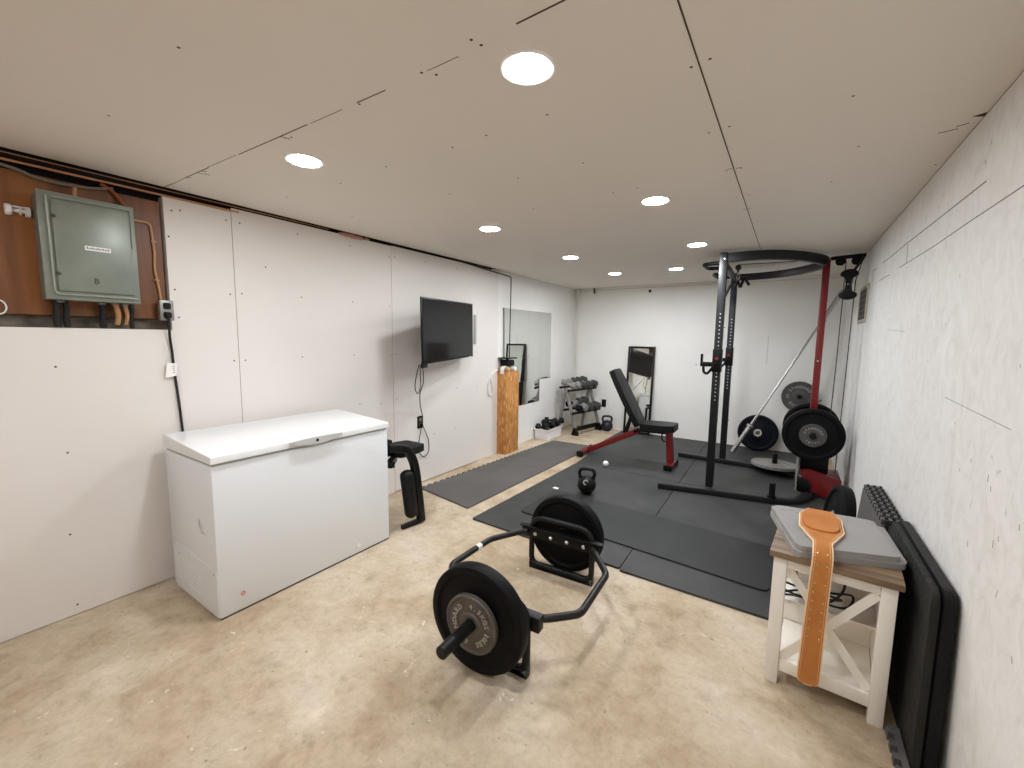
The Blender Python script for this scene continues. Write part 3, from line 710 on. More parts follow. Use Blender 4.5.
# local: x towards the room, y along the rack
for s in (-1, 1):
    y = s*.29
    MB().sweep([(0, y, .03), (-.205, y, .67)], rsec(.03, .045, .006), up=(0, 1, 0)).build('front_leg', M['ironlight'], t)
    MB().sweep([(-.215, y, .66), (-.33, y, .02)], rsec(.03, .04, .006), up=(0, 1, 0)).build('rear_leg', M['ironlight'], t)
    b = MB(); b.prism([(-.075, 0), (.03, 0), (.03, .03), (.0, .11), (-.04, .11)], .05, frame((0, y+.025, 0), (0, -1, 0), (1, 0, 0)), .004); b.build('foot', M['black'], t)
for (xc, z) in ((-.20, .655), (-.115, .335)):
    for dx in (-.075, .075):
        MB().sweep([(xc+dx, -.34, z-.018*(1 if dx > 0 else -1)), (xc+dx, .34, z-.018*(1 if dx > 0 else -1))], rsec(.03, .03, .004), up=(0, 0, 1)).build('tier_rail', M['black'], t)
MB().sweep([(-.02, -.265, .09), (-.02, .265, .09)], rsec(.06, .03, .004), up=(0, 0, 1)).build('cross_brace', M['black'], t)
RM = Matrix.Translation((.425, 5.75, 0)) @ Matrix.Rotation(RA, 4, 'Z')
def on_rack(name, x, y, z, L, r, head, grip, lab, grp, tilt=.23):
    p = RM @ Vector((x, y, z))
    small_weight(name, M[head], M[grip], L, r, lab, grp, p, (0, tilt, RA))
G1, G2 = 'dumbbells on the top tier', 'dumbbells on the lower tier'
on_rack('dumbbell', -.20, -.235, .722, .24, .045, 'ironlight', 'chrome', 'grey metal dumbbell at the near end of the rack top tier', G1)
on_rack('dumbbell', -.20, -.12, .724, .25, .047, 'ironlight', 'chrome', 'grey dumbbell second from the near end of the top tier', G1)
on_rack('dumbbell', -.20, .0, .727, .28, .050, 'greyrubber', 'chrome', 'dark dumbbell in the middle of the rack top tier', G1)
on_rack('dumbbell', -.20, .125, .728, .29, .051, 'greyrubber', 'chrome', 'dark dumbbell fourth along the rack top tier', G1)
on_rack('dumbbell', -.20, .255, .730, .30, .053, 'greyrubber', 'chrome', 'dark dumbbell at the far end of the rack top tier', G1)
on_rack('dumbbell', -.115, -.205, .405, .27, .050, 'rubberblue', 'chrome', 'dark blue dumbbell at the near end of the rack lower tier', G2)
on_rack('dumbbell', -.115, -.085, .408, .29, .053, 'ironlight', 'chrome', 'pale grey dumbbell second along the rack lower tier', G2)
on_rack('dumbbell', -.115, .05, .411, .32, .056, 'greyrubber', 'chrome', 'dark dumbbell third along the rack lower tier', G2)
on_rack('dumbbell', -.115, .195, .414, .34, .060, 'greyrubber', 'chrome', 'largest dark dumbbell near the far end of the rack lower tier', G2)

# ------------------------------------------------------------------ kettlebells
def kettlebell(loc, rz, r, hh, hw, label, m, mark=False):
    t = thing('kettlebell', label, 'kettlebell', loc, (0, 0, rz))
    b = MB(); z0 = r*.93
    prof = [(0, 0), (r*.52, 0), (r*.60, r*.05)]
    for k in range(2, 19):
        a = -PI/2+PI*k/20
        prof.append((r*math.cos(a), z0+r*math.sin(a)))
    prof = [p for p in prof if p[1] >= 0]+[(0, z0+r)]
    b.lathe(prof, None, 32); b.build('bell', m, t)
    b = MB(); zt = z0+r*.62
    b.tube(smoothpath([(-hw*.78, 0, zt-.02), (-hw*.92, 0, zt+.026), (-hw, 0, zt+hh*.62), (-hw*.80, 0, zt+hh*.95), (-hw*.4, 0, zt+hh*1.05), (hw*.4, 0, zt+hh*1.05), (hw*.80, 0, zt+hh*.95), (hw, 0, zt+hh*.62), (hw*.92, 0, zt+.026), (hw*.78, 0, zt-.02)], 5), r*.185, 14)
    b.build('handle', m, t)
    if mark:
        b = MB(); dirv = Vector((0, -1, .55)).normalized()
        fm = frame(Vector((0, 0, z0))+dirv*(r*.985), dirv, (1, 0, 0))
        b.tube([fm @ Vector((r*.22*math.cos(R(a)), r*.24*math.sin(R(a)), 0)) for a in range(20, 300, 20)], r*.06, 8)
        b.build('emblem', M['letter'], t)
    return t
kettlebell((1.415, 3.40, .0225), R(16), .082, .085, .066, 'black kettlebell on the rubber mat behind the hex bar', M['vinyl'], True)
kettlebell((.600, 6.05, 0), R(18), .085, .088, .068, 'dark kettlebell on bare concrete by the back wall', M['purple'])

# ------------------------------------------------------------------ leaning framed mirror
b0_, b1_ = Vector((.850, 6.056, .0145)), Vector((1.236, 6.067, .0145))
ux = (b1_-b0_).normalized(); lean = Vector((.062, .114, 1.25)).normalized()
t = thing('standing_mirror', 'tall black framed mirror leaning on the back wall behind the bench', 'mirror')
nz = ux.cross(lean).normalized()
if nz.y > 0: nz = -nz
t.matrix_world = frame(b0_, nz, ux)     # local x along base, y up or down, z out of the glass
sg = 1 if (t.matrix_world.to_3x3() @ Vector((0, 1, 0))).z > 0 else -1
wM, hM = (b1_-b0_).length, 1.27
def mb2(x0, y0, x1, y1, z0, z1, r=0.): 
    ya, yb = sorted((sg*y0, sg*y1)); return MB().box((x0, ya, z0), (x1, yb, z1), r)
mb2(.03, .03, wM-.03, hM-.03, 0.002, .006).build('glass', M['mirror'], t)
f = MB(); 
for (x0, y0, x1, y1) in ((0, 0, .03, hM), (wM-.03, 0, wM, hM), (.03, 0, wM-.03, .03), (.03, hM-.03, wM-.03, hM)):
    ya, yb = sorted((sg*y0, sg*y1)); f.box((x0, ya, -.008), (x1, yb, .014), .002)
f.build('frame', M['black'], t)

# ------------------------------------------------------------------ rubber floor mats
def rubmat(name, poly, z0, z1, m, label, group=None, rad=.012):
    b = MB(); b.prism(rpoly(poly, rad, 4), z1-z0, Matrix.Translation((0, 0, z0)), .002, 1)
    return tag(b.build(name, m), label, 'mat', group)
GM = 'rubber stall mats under the rack'
rubmat('rubber_mat', [(.905, 2.42), (2.072, 2.375), (2.03, 4.20), (.945, 4.215)], 0, .013, M['matrubber'], 'black rubber mat under the front kettlebell and behind the hex bar', GM)
rubmat('rubber_mat', [(2.078, 2.355), (2.868, 2.345), (3.2, 3.0), (3.2, 4.19), (2.036, 4.20)], 0, .013, M['matrubber'], 'black rubber mat in front of the rack with its corner by the white table', GM)
rubmat('rubber_mat', [(.945, 4.221), (2.03, 4.206), (1.985, 6.16), (.81, 6.16), (.81, 5.09), (.84, 5.05), (.915, 4.66)], 0, .013, M['matrubber'], 'black rubber mat beneath the red and black bench', GM)
rubmat('rubber_mat', [(2.036, 4.206), (3.27, 4.196), (3.27, 6.16), (1.991, 6.16)], 0, .013, M['matrubber'], 'black rubber mat under the back of the power rack', GM)
rubmat('rubber_mat', [(1.135, 2.73), (2.835, 2.585), (2.845, 3.19), (1.15, 3.32)], .0135, .022, M['matover'], 'thin black mat with rounded corners lying over the other mats', None, .045)
# puzzle-edged foam mat
def teeth(p0, p1, n, h, nrm):
    """dovetail edge between two points"""
    p0, p1 = Vector(p0), Vector(p1); d = (p1-p0)/n; nn = Vector(nrm).normalized()*h; out = []
    for k in range(n):
        a = p0+d*k
        out += [a, a+d*.30, a+d*.22+nn, a+d*.78+nn, a+d*.70]
    out.append(p1); return [tuple(v) for v in out]
poly = [(.118, 2.662), (.752, 2.555), (.80, 4.62), (.826, 5.02), (.262, 4.99)]
edge = teeth((.262, 4.99), (.118, 2.662), 30, .022, (-1, 0))
b = MB(); b.prism(poly[:4]+edge[:-1]+[poly[0]] if False else [poly[0], poly[1], poly[2], poly[3]]+edge[:-1], .012, None)
tag(b.build('puzzle_mat', M['matpuzzle']), 'long dark grey foam mat with a toothed edge beside the left wall', 'mat')
tag(MB().sphere((1.262, 4.27, .0445), .031).build('lacrosse_ball', M['ball']), 'small white ball lying on the mat near the bench', 'ball')
b = MB(); b.prism([(-.026, -.012), (.03, -.02), (.024, .018), (-.02, .022)], .004, Matrix.Translation((1.13, 3.36, .0135)))
tag(b.build('paper_scrap', M['paper']), 'tiny scrap of white paper on the rubber mat left of the kettlebell', 'paper')

# ------------------------------------------------------------------ adjustable bench
BY = 4.66
t = thing('weight_bench', 'red framed adjustable bench with black pads set at an incline', 'bench', (0, BY, .013))
b = MB()
def slab(b, c0, c1, widths, th, up):
    """padded slab from c0 to c1; half-widths along the length"""
    c0, c1 = Vector(c0), Vector(c1); d = (c1-c0); u = d.normalized(); n = Vector(up); n = (n-u*n.dot(u)).normalized()
    L = d.length; k = len(widths)
    left = [(L*i/(k-1), w) for i, w in enumerate(widths)]; right = [(x, -w) for x, w in reversed(left)]
    b.prism(rpoly(left+right, .03, 4), th, frame(c0, n, u), .018, 3)
b = MB(); slab(b, (1.475, 0, .405), (1.155, 0, 1.005), [.125, .14, .145, .14, .115], .062, (.85, 0, .45)); bp = b.build('backrest', M['vinyl'], t)
b = MB(); 
for o in (-.04, .04): b.bar(Vector((1.43, o, .50))+Vector((.062, 0, .034)), Vector((1.21, o, .91))+Vector((.062, 0, .034)), .004, .004)
b.build('seam', M['greyrubber'], bp)
b = MB(); slab(b, (1.525, 0, .390), (1.885, 0, .402), [.13, .15, .15, .12], .068, (0, 0, 1)); b.build('seat', M['vinyl'], t)
b = MB(); b.sweep([(.90, 0, .045), (1.50, 0, .365)], rsec(.06, .05, .006), up=(0, 0, 1)); b.build('spine', M['red'], t)
b = MB(); b.sweep([(1.44, 0, .345), (1.50, 0, .362), (1.80, 0, .372)], rsec(.032, .06, .006), up=(0, 0, 1)); b.build('seat_support', M['black'], t)
b = MB(); b.sweep([(1.842, 0, .058), (1.815, 0, .385)], rsec(.06, .10, .006), up=(1, 0, 0)); b.build('front_leg', M['red'], t)
b = MB(); b.sweep([(1.85, -.13, .03), (1.85, .13, .03)], rsec(.045, .07, .006), up=(0, 0, 1)); b.build('front_foot', M['red'], t)
for s in (-1, 1): MB().box((1.808, s*.1505-.0195, .0), (1.892, s*.1505+.0195, .055), .005).build('rubber_foot', M['black'], t)
b = MB(); b.sweep([(.865, -.15, .028), (.865, .15, .028)], rsec(.05, .06, .006), up=(0, 0, 1)); b.build('rear_foot', M['red'], t)
for s in (-1, 1): MB().box((.83, s*.178-.027, .0), (.90, s*.178+.027, .058), .006).build('rubber_foot', M['black'], t)
b = MB(); b.sweep([(1.40, .0, .52), (1.33, .0, .285)], rsec(.025, .04, .004), up=(0, 1, 0)); b.build('back_strut', M['black'], t)
b = MB(); b.tube(smoothpath([(1.755, -.03, .39), (1.75, -.05, .33), (1.765, -.05, .29), (1.79, -.05, .285)]), .008, 10); b.build('adjust_handle', M['black'], t)

# ------------------------------------------------------------------ folded bench attachment behind the freezer
t = thing('preacher_bench', 'black exercise bench frame with pads half hidden behind the freezer', 'bench', (.62, 0, 0))
b = MB(); b.sweep(smoothpath([(-.03, 1.905, .615), (0, 1.97, .607), (0, 2.04, .577), (0, 2.09, .50), (0, 2.118, .40), (0, 2.140, .25), (0, 2.158, .11), (0, 2.168, .013)], 5), rsec(.05, .058, .012), up=(1, 0, 0)); b.build('arm', M['satin'], t)
b = MB(); b.box((-.06, -.05, -.185), (.03, .05, .185), .042, 5, Matrix.Translation((.0, 2.068, .245)) @ Matrix.Rotation(R(8), 4, 'X')); b.build('pad', M['vinyl'], t)
b = MB(); b.sweep([(.0, 2.138, .02), (-.02, 2.0, .018)], rsec(.032, .035, .005), up=(0, 0, 1)); b.build('foot_bar', M['satin'], t)
b = MB(); slab(b, (-.17, 2.02, .515), (-.17, 2.285, .515), [.125, .13, .125, .10], .05, (0, 0, 1)); b.build('seat', M['blackmat'], t)
b = MB(); b.sweep([(-.03, 1.90, .50), (-.16, 2.06, .488)], rsec(.045, .045, .005), up=(0, 0, 1)); b.sweep([(-.10, 1.89, .565), (-.14, 2.03, .545)], rsec(.05, .03, .005), up=(0, 0, 1)); b.build('frame_rail', M['satin'], t)
b = MB()
for x, y in ((-.09, 1.905), (-.12, 1.965), (-.18, 2.02)): b.box((x-.03, y-.018, .56), (x+.03, y+.018, .632), .006)
b.build('roller_bracket', M['black'], t)
b = MB(); b.sweep([(-.32, 1.98, .49), (-.32, 1.98, .0)], rsec(.045, .045, .005), up=(1, 0, 0)); b.sweep([(-.32, 1.98, .49), (-.03, 1.93, .49)], rsec(.04, .04, .005), up=(0, 0, 1)); b.build('rear_leg', M['satin'], t)

# ------------------------------------------------------------------ weight plates
def bumper(label, m='rubber', r=.225, th=.07, hub='ironlight', group='rubber bumper plates', hr=.055):
    t = thing('bumper_plate', label, 'weight plate', group=group)
    b = MB()
    b.lathe([(hr, -th/2+.004), (.085, -th/2+.004), (.10, -th/2+.010), (r*.80, -th/2+.010), (r*.86, -th/2), (r-.012, -th/2), (r-.004, -th/2+.004), (r, -th/2+.012), (r, th/2-.012), (r-.004, th/2-.004), (r-.012, th/2), (r*.86, th/2), (r*.80, th/2-.010), (.10, th/2-.010), (.085, th/2-.004), (hr, th/2-.004)], None, 72, True)
    b.build('disc', M[m], t)
    b = MB(); b.lathe([(.0262, -th/2), (.045, -th/2), (hr-.0005, -th/2+.004), (hr-.0005, th/2-.004), (.045, th/2), (.0262, th/2)], None, 40, True); b.build('hub_ring', M[hub], t)
    return t
def ironplate(label, r, th, m='iron', top='STANDARD', bits=(), ls=.026, group='iron weight plates', band=None):
    """bits: (text, middle angle); letters on both faces' front"""
    t = thing('iron_plate', label, 'weight plate', group=group)
    b = MB(); lip = r*.13
    b.lathe([(.0262, -th/2), (r*.36, -th/2), (r*.42, -th/2+.006), (r-lip, -th/2+.006), (r-lip*.7, -th/2), (r-.004, -th/2), (r, -th/2+.004), (r, th/2-.004), (r-.004, th/2), (r-lip*.7, th/2), (r-lip, th/2-.006), (r*.42, th/2-.006), (r*.36, th/2), (.034, th/2), (.0262, th/2-.002)], None, 72, True)
    if band:
        b.use(M[band])
    b.build('disc', M[m], t)
    if band:
        q = MB(); q.lathe([(r*.44, th/2-.0058), (r*.44, th/2-.0048), (r-lip*1.05, th/2-.0048), (r-lip*1.05, th/2-.0058)], None, 64, True); q.build('painted_band', M[band], t)
    b = MB()
    for txt, ang, step, flip in bits: arc_text(b, txt, Matrix.Translation((0, 0, th/2-.006)), r*.645, ls, ang, step, flip, .5)
    b.build('lettering', M['letter'], t)
    return t
def place(t, c, axis, spin=0.):
    t.matrix_world = frame(c, axis, (0, 0, 1)) @ Matrix.Rotation(R(spin), 4, 'Z'); return t

# ------------------------------------------------------------------ hex bar
HA = Vector((1.7955-1.842, 2.246-1.224, 0)).normalized()    # along the sleeves
HR = Vector((HA.y, -HA.x, 0))                                # to the right
HC = Vector((1.822, 1.742, 0))
def HB(u, v, z): return HC+HA*u+HR*v+Vector((0, 0, z))
t = thing('hex_bar', 'black hexagonal trap bar on its stands on the concrete in the foreground', 'trap bar', HC)
t.rotation_euler = (0, 0, math.atan2(HR.y, HR.x))
# local: x right, y along the sleeves away from the camera
hz = .232; r_ = .0165
side = [( .265, -.335), (.375, -.245), (.372, .085), (.215, .305)]
b = MB(); b.tube(rpath([(.205, -.331, hz), (.245, -.310, hz), (.352, -.210, hz), (.350, .140, hz), (.205, .343, hz)], .035, 4), r_, 14); b.build('side_rod', M['hexsteel'], t)
b = MB(); b.tube(rpath([(-.205, -.331, hz), (-.245, -.310, hz), (-.352, -.190, hz), (-.335, .142, hz), (-.225, .335, hz), (-.205, .343, hz)], .035, 4), r_, 14); sr = b.build('side_rod', M['hexsteel'], t)
a0, a1 = Vector((-.352, -.176, hz)), Vector((-.335, .142, hz)); dd = (a1-a0)
MB().cyl(a0+dd*.60, a0+dd*.71, r_+.0006, 16).build('white_tape', M['white'], sr)
for s, yb in ((-1, -.352), (1, .35)):
    xo = .0 if s < 0 else -.0
    b = MB(); b.box((-.240, yb-.022, hz-.032), (.240, yb+.022, hz+.032), .003) if s < 0 else b.box((-.240, yb-.006, hz-.031), (.240, yb+.006, hz+.026), .002)
    if s > 0: b.box((-.256, yb-.008, hz+.0262), (.256, yb+.03, hz+.032), .001)
    b.build('crossbar', M['black'] if s > 0 else M['satin'], t)
    yl = yb+s*.030 if s < 0 else yb+.026
    loop = rpoly([(-.19, yl, .026), (.19, yl, .026), (.19, yl, .318), (-.19, yl, .318)], [.05, .05, .09, .09], 6)
    b = MB(); b.tube(loop, .0165, 12, True); lp = b.build('stand_loop', M['satin'], t)
    b = MB(); b.box((-.195, yl-.014, 0), (.195, yl+.02, .0085), .001); b.box((-.199, yl-.014, 0), (-.1955, yl+.02, .05), .001); b.box((.1955, yl-.014, 0), (.199, yl+.02, .05), .001); b.build('foot_plate', M['satin'], lp)
    b = MB()
    if s < 0: b.cyl((0, yb-.047, .232), (0, yb-.338, .232), .0247, 28, bev=.004)
    else: b.cyl((0, yb+.05, .232), (0, yb+.345, .232), .0247, 28, bev=.004)
    b.build('sleeve', M['satin'], t)
    b = MB(); ya, yc = (yb-.046, yb-.056) if s < 0 else (yb+.046, yb+.056); b.cyl((0, ya, .232), (0, yc, .232), .045, 28); b.build('collar', M['satin'], t)
for k in range(4):
    x = -.150+.100*k; b = MB(); b.lathe([(.013, 0), (.013, .003), (.0095, .009), (.004, .012), (0, .0125)], frame((x, .35-.0065, hz-.003), (0, -1, 0)), 16); b.build('bolt', M['chrome'], t)
HZ = .2325
place(bumper('black bumper plate on the near end of the hex bar', th=.066), HB(-.451, 0, HZ), -HA)
place(bumper('black bumper plate on the far end of the hex bar', th=.072, hub='black'), HB(.452, 0, HZ), HA)
p = ironplate('small grey iron plate on the near end of the hex bar', .122, .026, 'iron', bits=[('STANDARD', 103, 18, False), ('4.5KGS', -40, 15, False), ('10LBS', -128, 13, False)], ls=.030)
place(p, HB(-.4985, 0, HZ), -HA, 0)

# ------------------------------------------------------------------ power rack with lat tower
t = thing('power_rack', 'tall black and red power rack with a cable tower by the right wall', 'power rack', (2.7, 4.64, 0))
def L(x, y, z): return (x-2.7, y-4.64, z)
ZB = .0135
fu, bu = (2.312, 4.085), (2.285, 5.19)      # front and rear uprights
holes_mat = M['handlegrey']
for k, (ux_, uy_) in enumerate((fu, bu)):
    top = 2.125 if k == 0 else 2.10
    b = MB(); b.use(M['rackgrey']); x, y, _ = L(ux_, uy_, 0)
    b.box((x-.03, y-.034, .066), (x+.03, y+.034, top), .004)
    b.use(holes_mat)
    for q in range(40):
        z = .86+.034*q
        if z > 1.62: break
        b.lathe([(.0055, 0), (0, .0006)], frame((x+.004, y-.0342, z), (0, -1, 0)), 10)
    b.use(M['chrome']); b.lathe([(.012, 0), (.008, .006), (0, .007)], frame((x+.012, y-.0342, top-.055), (0, -1, 0)), 10)
    b.build('upright', M['rackgrey'], t)
sec = rsec(.05, .052, .006)
b = MB(); b.sweep(smoothpath([L(1.90, 3.925, ZB+.026), L(2.3, 4.01, ZB+.026), L(2.66, 4.075, ZB+.026), L(2.86, 4.125, ZB+.026), L(3.0, 4.25, ZB+.026), L(3.075, 4.45, ZB+.026), L(3.08, 4.60, ZB+.026)], 4), sec, up=(0, 0, 1)); b.build('base_rail', M['rackgrey'], t)
b = MB(); b.sweep(smoothpath([L(1.82, 5.165, ZB+.026), L(2.3, 5.16, ZB+.026), L(2.6, 5.15, ZB+.026), L(2.84, 5.10, ZB+.026), L(2.98, 5.0, ZB+.026), L(3.06, 4.84, ZB+.026), L(3.08, 4.68, ZB+.026)], 4), sec, up=(0, 0, 1)); br_ = b.build('base_rail', M['rackgrey'], t)
MB().box(L(2.86, 5.04, .0665), L(2.93, 5.075, .068)).build('label_strip', M['paper'], br_)
for (x, y) in ((2.312, 4.035), (2.285, 5.175)):
    pass
# weight pegs on the base
for (x, y, top) in ((2.795, 4.105, .19), (2.785, 5.115, .215)):
    b = MB(); a = L(x, y, .066); b.cyl(a, (a[0], a[1], .078), .036, 20); b.cyl((a[0], a[1], .078), (a[0], a[1], top), .024, 20, bev=.004); b.build('weight_peg', M['black'], t)
# red rear post and gussets
b = MB(); x, y, _ = L(3.055, 4.65, 0); b.box((x-.028, y-.034, .066), (x+.024, y+.034, 2.09), .004); b.use(M['red'])
b.mats = [M['red']]; b.mi = 0
pr_ = b.build('rear_post', M['red'], t)
MB().lathe([(.010, 0), (.007, .005), (0, .006)], frame(L(3.05, 4.6155, 1.21), (0, -1, 0)), 12).build('post_bolt', M['chrome'], pr_)
b = MB(); b.prism(rpoly([(2.985-2.7, .070), (2.985-2.7, .25), (3.06-2.7, .26), (3.285-2.7, .205), (3.285-2.7, .12), (3.19-2.7, .03), (3.10-2.7, .068)], .012), .05, frame((0, 4.50-4.64, 0), (0, -1, 0), (1, 0, 0)), .003); b.build('base_bracket', M['red'], t)
b = MB(); b.box(L(3.09, 4.50, .075), L(3.28, 4.80, .21), .006); b.build('rear_base', M['red'], t)
b = MB(); b.prism(rpoly([(4.40-4.64, .066), (4.56-4.64, .066), (4.56-4.64, .31), (4.49-4.64, .36), (4.42-4.64, .30)], .01), .012, frame((2.957-2.7, 0, 0), (1, 0, 0), (0, 1, 0)), .002); b.build('pulley_bracket', M['ironlight'], t)
b = MB(); b.lathe([(0, -.012), (.055, -.012), (.062, -.009), (.05, 0), (.062, .009), (.055, .012), (0, .012)], frame(L(3.01, 4.43, .12), (0, -1, 0)), 28); b.build('low_pulley', M['black'], t)
# carriage carrying the plates
b = MB(); b.box(L(2.995, 4.60, .47), L(3.11, 4.72, .70), .006); b.box(L(2.985, 4.53, .22), L(3.19, 4.76, .44), .012); b.build('weight_carriage', M['black'], t)
b = MB(); b.cyl(L(3.052, 4.595, .585), L(3.052, 4.315, .585), .0245, 24, bev=.003); b.build('plate_peg', M['satin'], t)
b = MB(); b.cyl(L(3.052, 4.725, .585), L(3.052, 5.0, .585), .0245, 24, bev=.003); b.build('plate_peg', M['satin'], t)
b = MB()
for (y0, y1) in ((4.47, 4.47),):
    b.cyl(L(2.99, 4.47, .20), L(2.99, 4.41, .20), .012, 12, bev=.002)
b.cyl(L(2.955, 4.37, .13), L(2.955, 4.37, .22), .007, 10); b.build('pop_pin', M['chrome'], t)
# top rails, bowed outwards between the uprights and the rear post
sect = rsec(.052, .045, .006)
b = MB(); b.sweep(smoothpath([L(2.345, 4.085, 2.080), L(2.5, 4.095, 2.084), L(2.68, 4.16, 2.086), L(2.86, 4.30, 2.082), L(3.0, 4.50, 2.074), L(3.045, 4.615, 2.070)], 5), rsec(.078, .045, .006), up=(0, 0, 1)); b.build('top_rail', M['rackgrey'], t)
b = MB(); b.sweep(smoothpath([L(2.318, 5.19, 2.055), L(2.48, 5.20, 2.056), L(2.68, 5.14, 2.056), L(2.86, 5.0, 2.058), L(3.0, 4.80, 2.060), L(3.045, 4.685, 2.062)], 5), rsec(.07, .045, .006), up=(0, 0, 1)); b.build('top_rail', M['rackgrey'], t)
b = MB(); b.sweep([L(2.312, 4.122, 2.04), L(2.287, 5.152, 2.04)], rsec(.05, .045, .006), up=(0, 0, 1)); b.build('front_crossbar', M['rackgrey'], t)
for ya, yb_, z in ((4.16, 4.46, 2.055), (4.74, 5.06, 2.045)):
    b = MB(); b.tube(rpath([L(2.285, ya, z), L(2.135, ya+.02, z), L(2.135, yb_-.02, z), L(2.272, yb_, z)], .05), .0165, 12); b.build('pull_up_handle', M['black'], t)
# J hooks
for (ux_, uy_), z in ((fu, 1.205), (bu, 1.205)):
    x, y, _ = L(ux_, uy_, 0)
    h = MB(); h.box((x-.036, y-.041, z-.10), (x+.036, y+.041, z+.10), .004); hk = h.build('j_hook', M['black'], t)
    h = MB(); h.box((x-.135, y-.025, z-.055), (x-.0365, y+.025, z-.015), .004); h.box((x-.135, y-.022, z-.0145), (x-.118, y+.022, z+.055), .004); h.build('hook_arm', M['black'], hk)
    h = MB(); h.tube(smoothpath([(x-.105, y-.03, z-.055), (x-.10, y-.03, z-.10), (x-.075, y-.03, z-.115), (x-.05, y-.035, z-.09), (x-.03, y-.048, z-.06), (x-.01, y-.05, z-.02)]), .011, 10); h.build('hook_lever', M['black'], hk)
    h = MB(); h.cyl((x-.002, y-.0415, z+.018), (x-.002, y-.049, z+.018), .015, 16, bev=.002); h.build('red_knob', M['red'], hk)
# pulleys at the top behind the post
b = MB(); b.sweep([L(3.08, 4.66, 2.098), L(3.315, 4.68, 2.112)], rsec(.03, .04, .005), up=(0, 0, 1)); b.build('pulley_arm', M['black'], t)
for x, y in ((3.15, 4.665), (3.26, 4.675)):
    b = MB(); b.lathe([(0, -.012), (.032, -.012), (.037, -.009), (.03, 0), (.037, .009), (.032, .012), (0, .012)], frame(L(x, y, 2.072), (0, -1, 0)), 28); b.build('top_pulley', M['black'], t)
b = MB(); b.lathe([(0, -.012), (.022, -.012), (.026, -.009), (.02, 0), (.026, .009), (.022, .012), (0, .012)], frame(L(2.368, 4.65, 2.078), (0, -1, 0)), 24); b.build('top_pulley', M['black'], t)
b = MB(); b.tube([L(2.37, 4.65, 2.105), L(2.8, 4.655, 2.098), L(3.10, 4.66, 2.104)], .004, 8); b.build('top_cable', M['cable'], t)
b = MB(); b.tube([L(3.187, 4.665, 2.07), L(3.185, 4.655, 1.2), L(3.172, 4.65, .212)], .0036, 8); b.build('cable', M['cable'], t)
b = MB(); b.tube([L(3.297, 4.675, 2.07), L(3.262, 4.66, 1.9), L(3.258, 4.655, 1.2), L(3.25, 4.65, .212)], .0036, 8); b.build('cable', M['cable'], t)
b = MB(); b.tube([L(3.30, 4.64, 2.085), L(3.228, 4.59, 1.955)], .010, 8); b.build('cable_link', M['cable'], t)
# double pulley block between the cables
b = MB(); pts = []
for cz, s in ((1.94, 1), (1.80, -1)):
    pass
def bow(b):
    up = [(.061*math.cos(R(a)), .086+.040*math.sin(R(a))) for a in range(-20, 201, 20)]
    dn = [(-.061*math.cos(R(a)), -.086-.040*math.sin(R(a))) for a in range(-20, 201, 20)]
    return up+[(-.02, .055), (-.017, .0), (-.02, -.055)]+dn+[(.02, -.055), (.017, 0), (.02, .055)]
b.prism(bow(b), .05, frame(L(3.218, 4.60, 1.862), (-.25, -1, 0), (1, -.25, 0)), .004); pb = b.build('pulley_block', M['black'], t)
MB().lathe([(.007, 0), (.005, .004), (0, .005)], frame(L(3.205, 4.548, 1.862), (-.25, -1, 0)), 10).build('axle_bolt', M['chrome'], pb)
# handle hanging from the top pulley
t2 = thing('pull_bar', 'black W shaped pull bar hanging from the top pulley of the rack', 'cable handle', (2.373, 4.64, 1.945))
b = MB(); b.tube(rpath([(-.105, 0, -.145), (-.062, 0, -.03), (-.028, 0, -.06), (0, 0, .005), (.024, 0, -.062), (.052, 0, .038), (.098, 0, -.040)], .010, 3), .0125, 10); b.build('bar', M['black'], t2)
b = MB(); b.tube([(.0+.012*math.cos(a*PI/6), 0, .052+.034*math.sin(a*PI/6)) for a in range(12)], .0048, 8, True); b.build('carabiner', M['chrome'], t2)
b = MB(); b.tube([(-.003, 0, .086), (-.005, .004, .106)], .008, 8); b.build('link', M['black'], t2)

# plates on and round the rack
place(bumper('black bumper plate on the near peg of the rack tower', th=.065, group='rubber bumper plates'), (3.052, 4.405, .585), (0, -1, 0))
p = ironplate('small grey plate at the centre of the bumper on the rack tower', .098, .024, 'ironlight', bits=[('STANDARD', 0, 20, False), ('10LBS', 180, 20, False)], ls=.024, band='irondark'); place(p, (3.052, 4.36, .585), (0, -1, 0))
place(bumper('black bumper plate on the far peg of the rack tower, mostly hidden', th=.065), (3.052, 4.83, .585), (0, 1, 0))
p = ironplate('large grey iron plate hanging on the back wall behind the red post', .187, .03, 'ironlight', bits=[('STANDARD', 0, 15, False), ('BARBELL', 180, 16, True), ('35', 90, 14, False)], ls=.044, band='irondark'); place(p, (2.972, D-.05, .715), (0, -1, 0))
b = MB(); b.cyl((2.972, D-.001, .715), (2.972, D-.10, .715), .0245, 16, bev=.003); b.lathe([(.04, 0), (.04, .006), (0, .006)], frame((2.972, D-.001, .715), (0, -1, 0)), 20); b.tube(smoothpath([(3.13, D-.01, .66), (3.16, D-.05, .665), (3.19, D-.05, .70)]), .006, 8)
tag(b.build('wall_peg', M['black']), 'black wall peg holding the grey plate on the back wall', 'peg')
p = ironplate('large grey iron plate lying flat on the rack base peg', .215, .032, 'ironlight', bits=[('STANDARD', 0, 14, False), ('45', 180, 12, False)], ls=.04); p.location = (2.785, 5.115, .096); p.rotation_euler = (0, R(2), R(70))
bl = bumper('dark blue bumper plate leaning on the back wall', 'rubberblue', .224, .06, 'chrome', hr=.045); place(bl, (2.572, 6.03, .2395), (0, -1, .16))
bs = bumper('black bumper plate leaning beside the stacked foam tiles', 'rubber', .225, .07); 

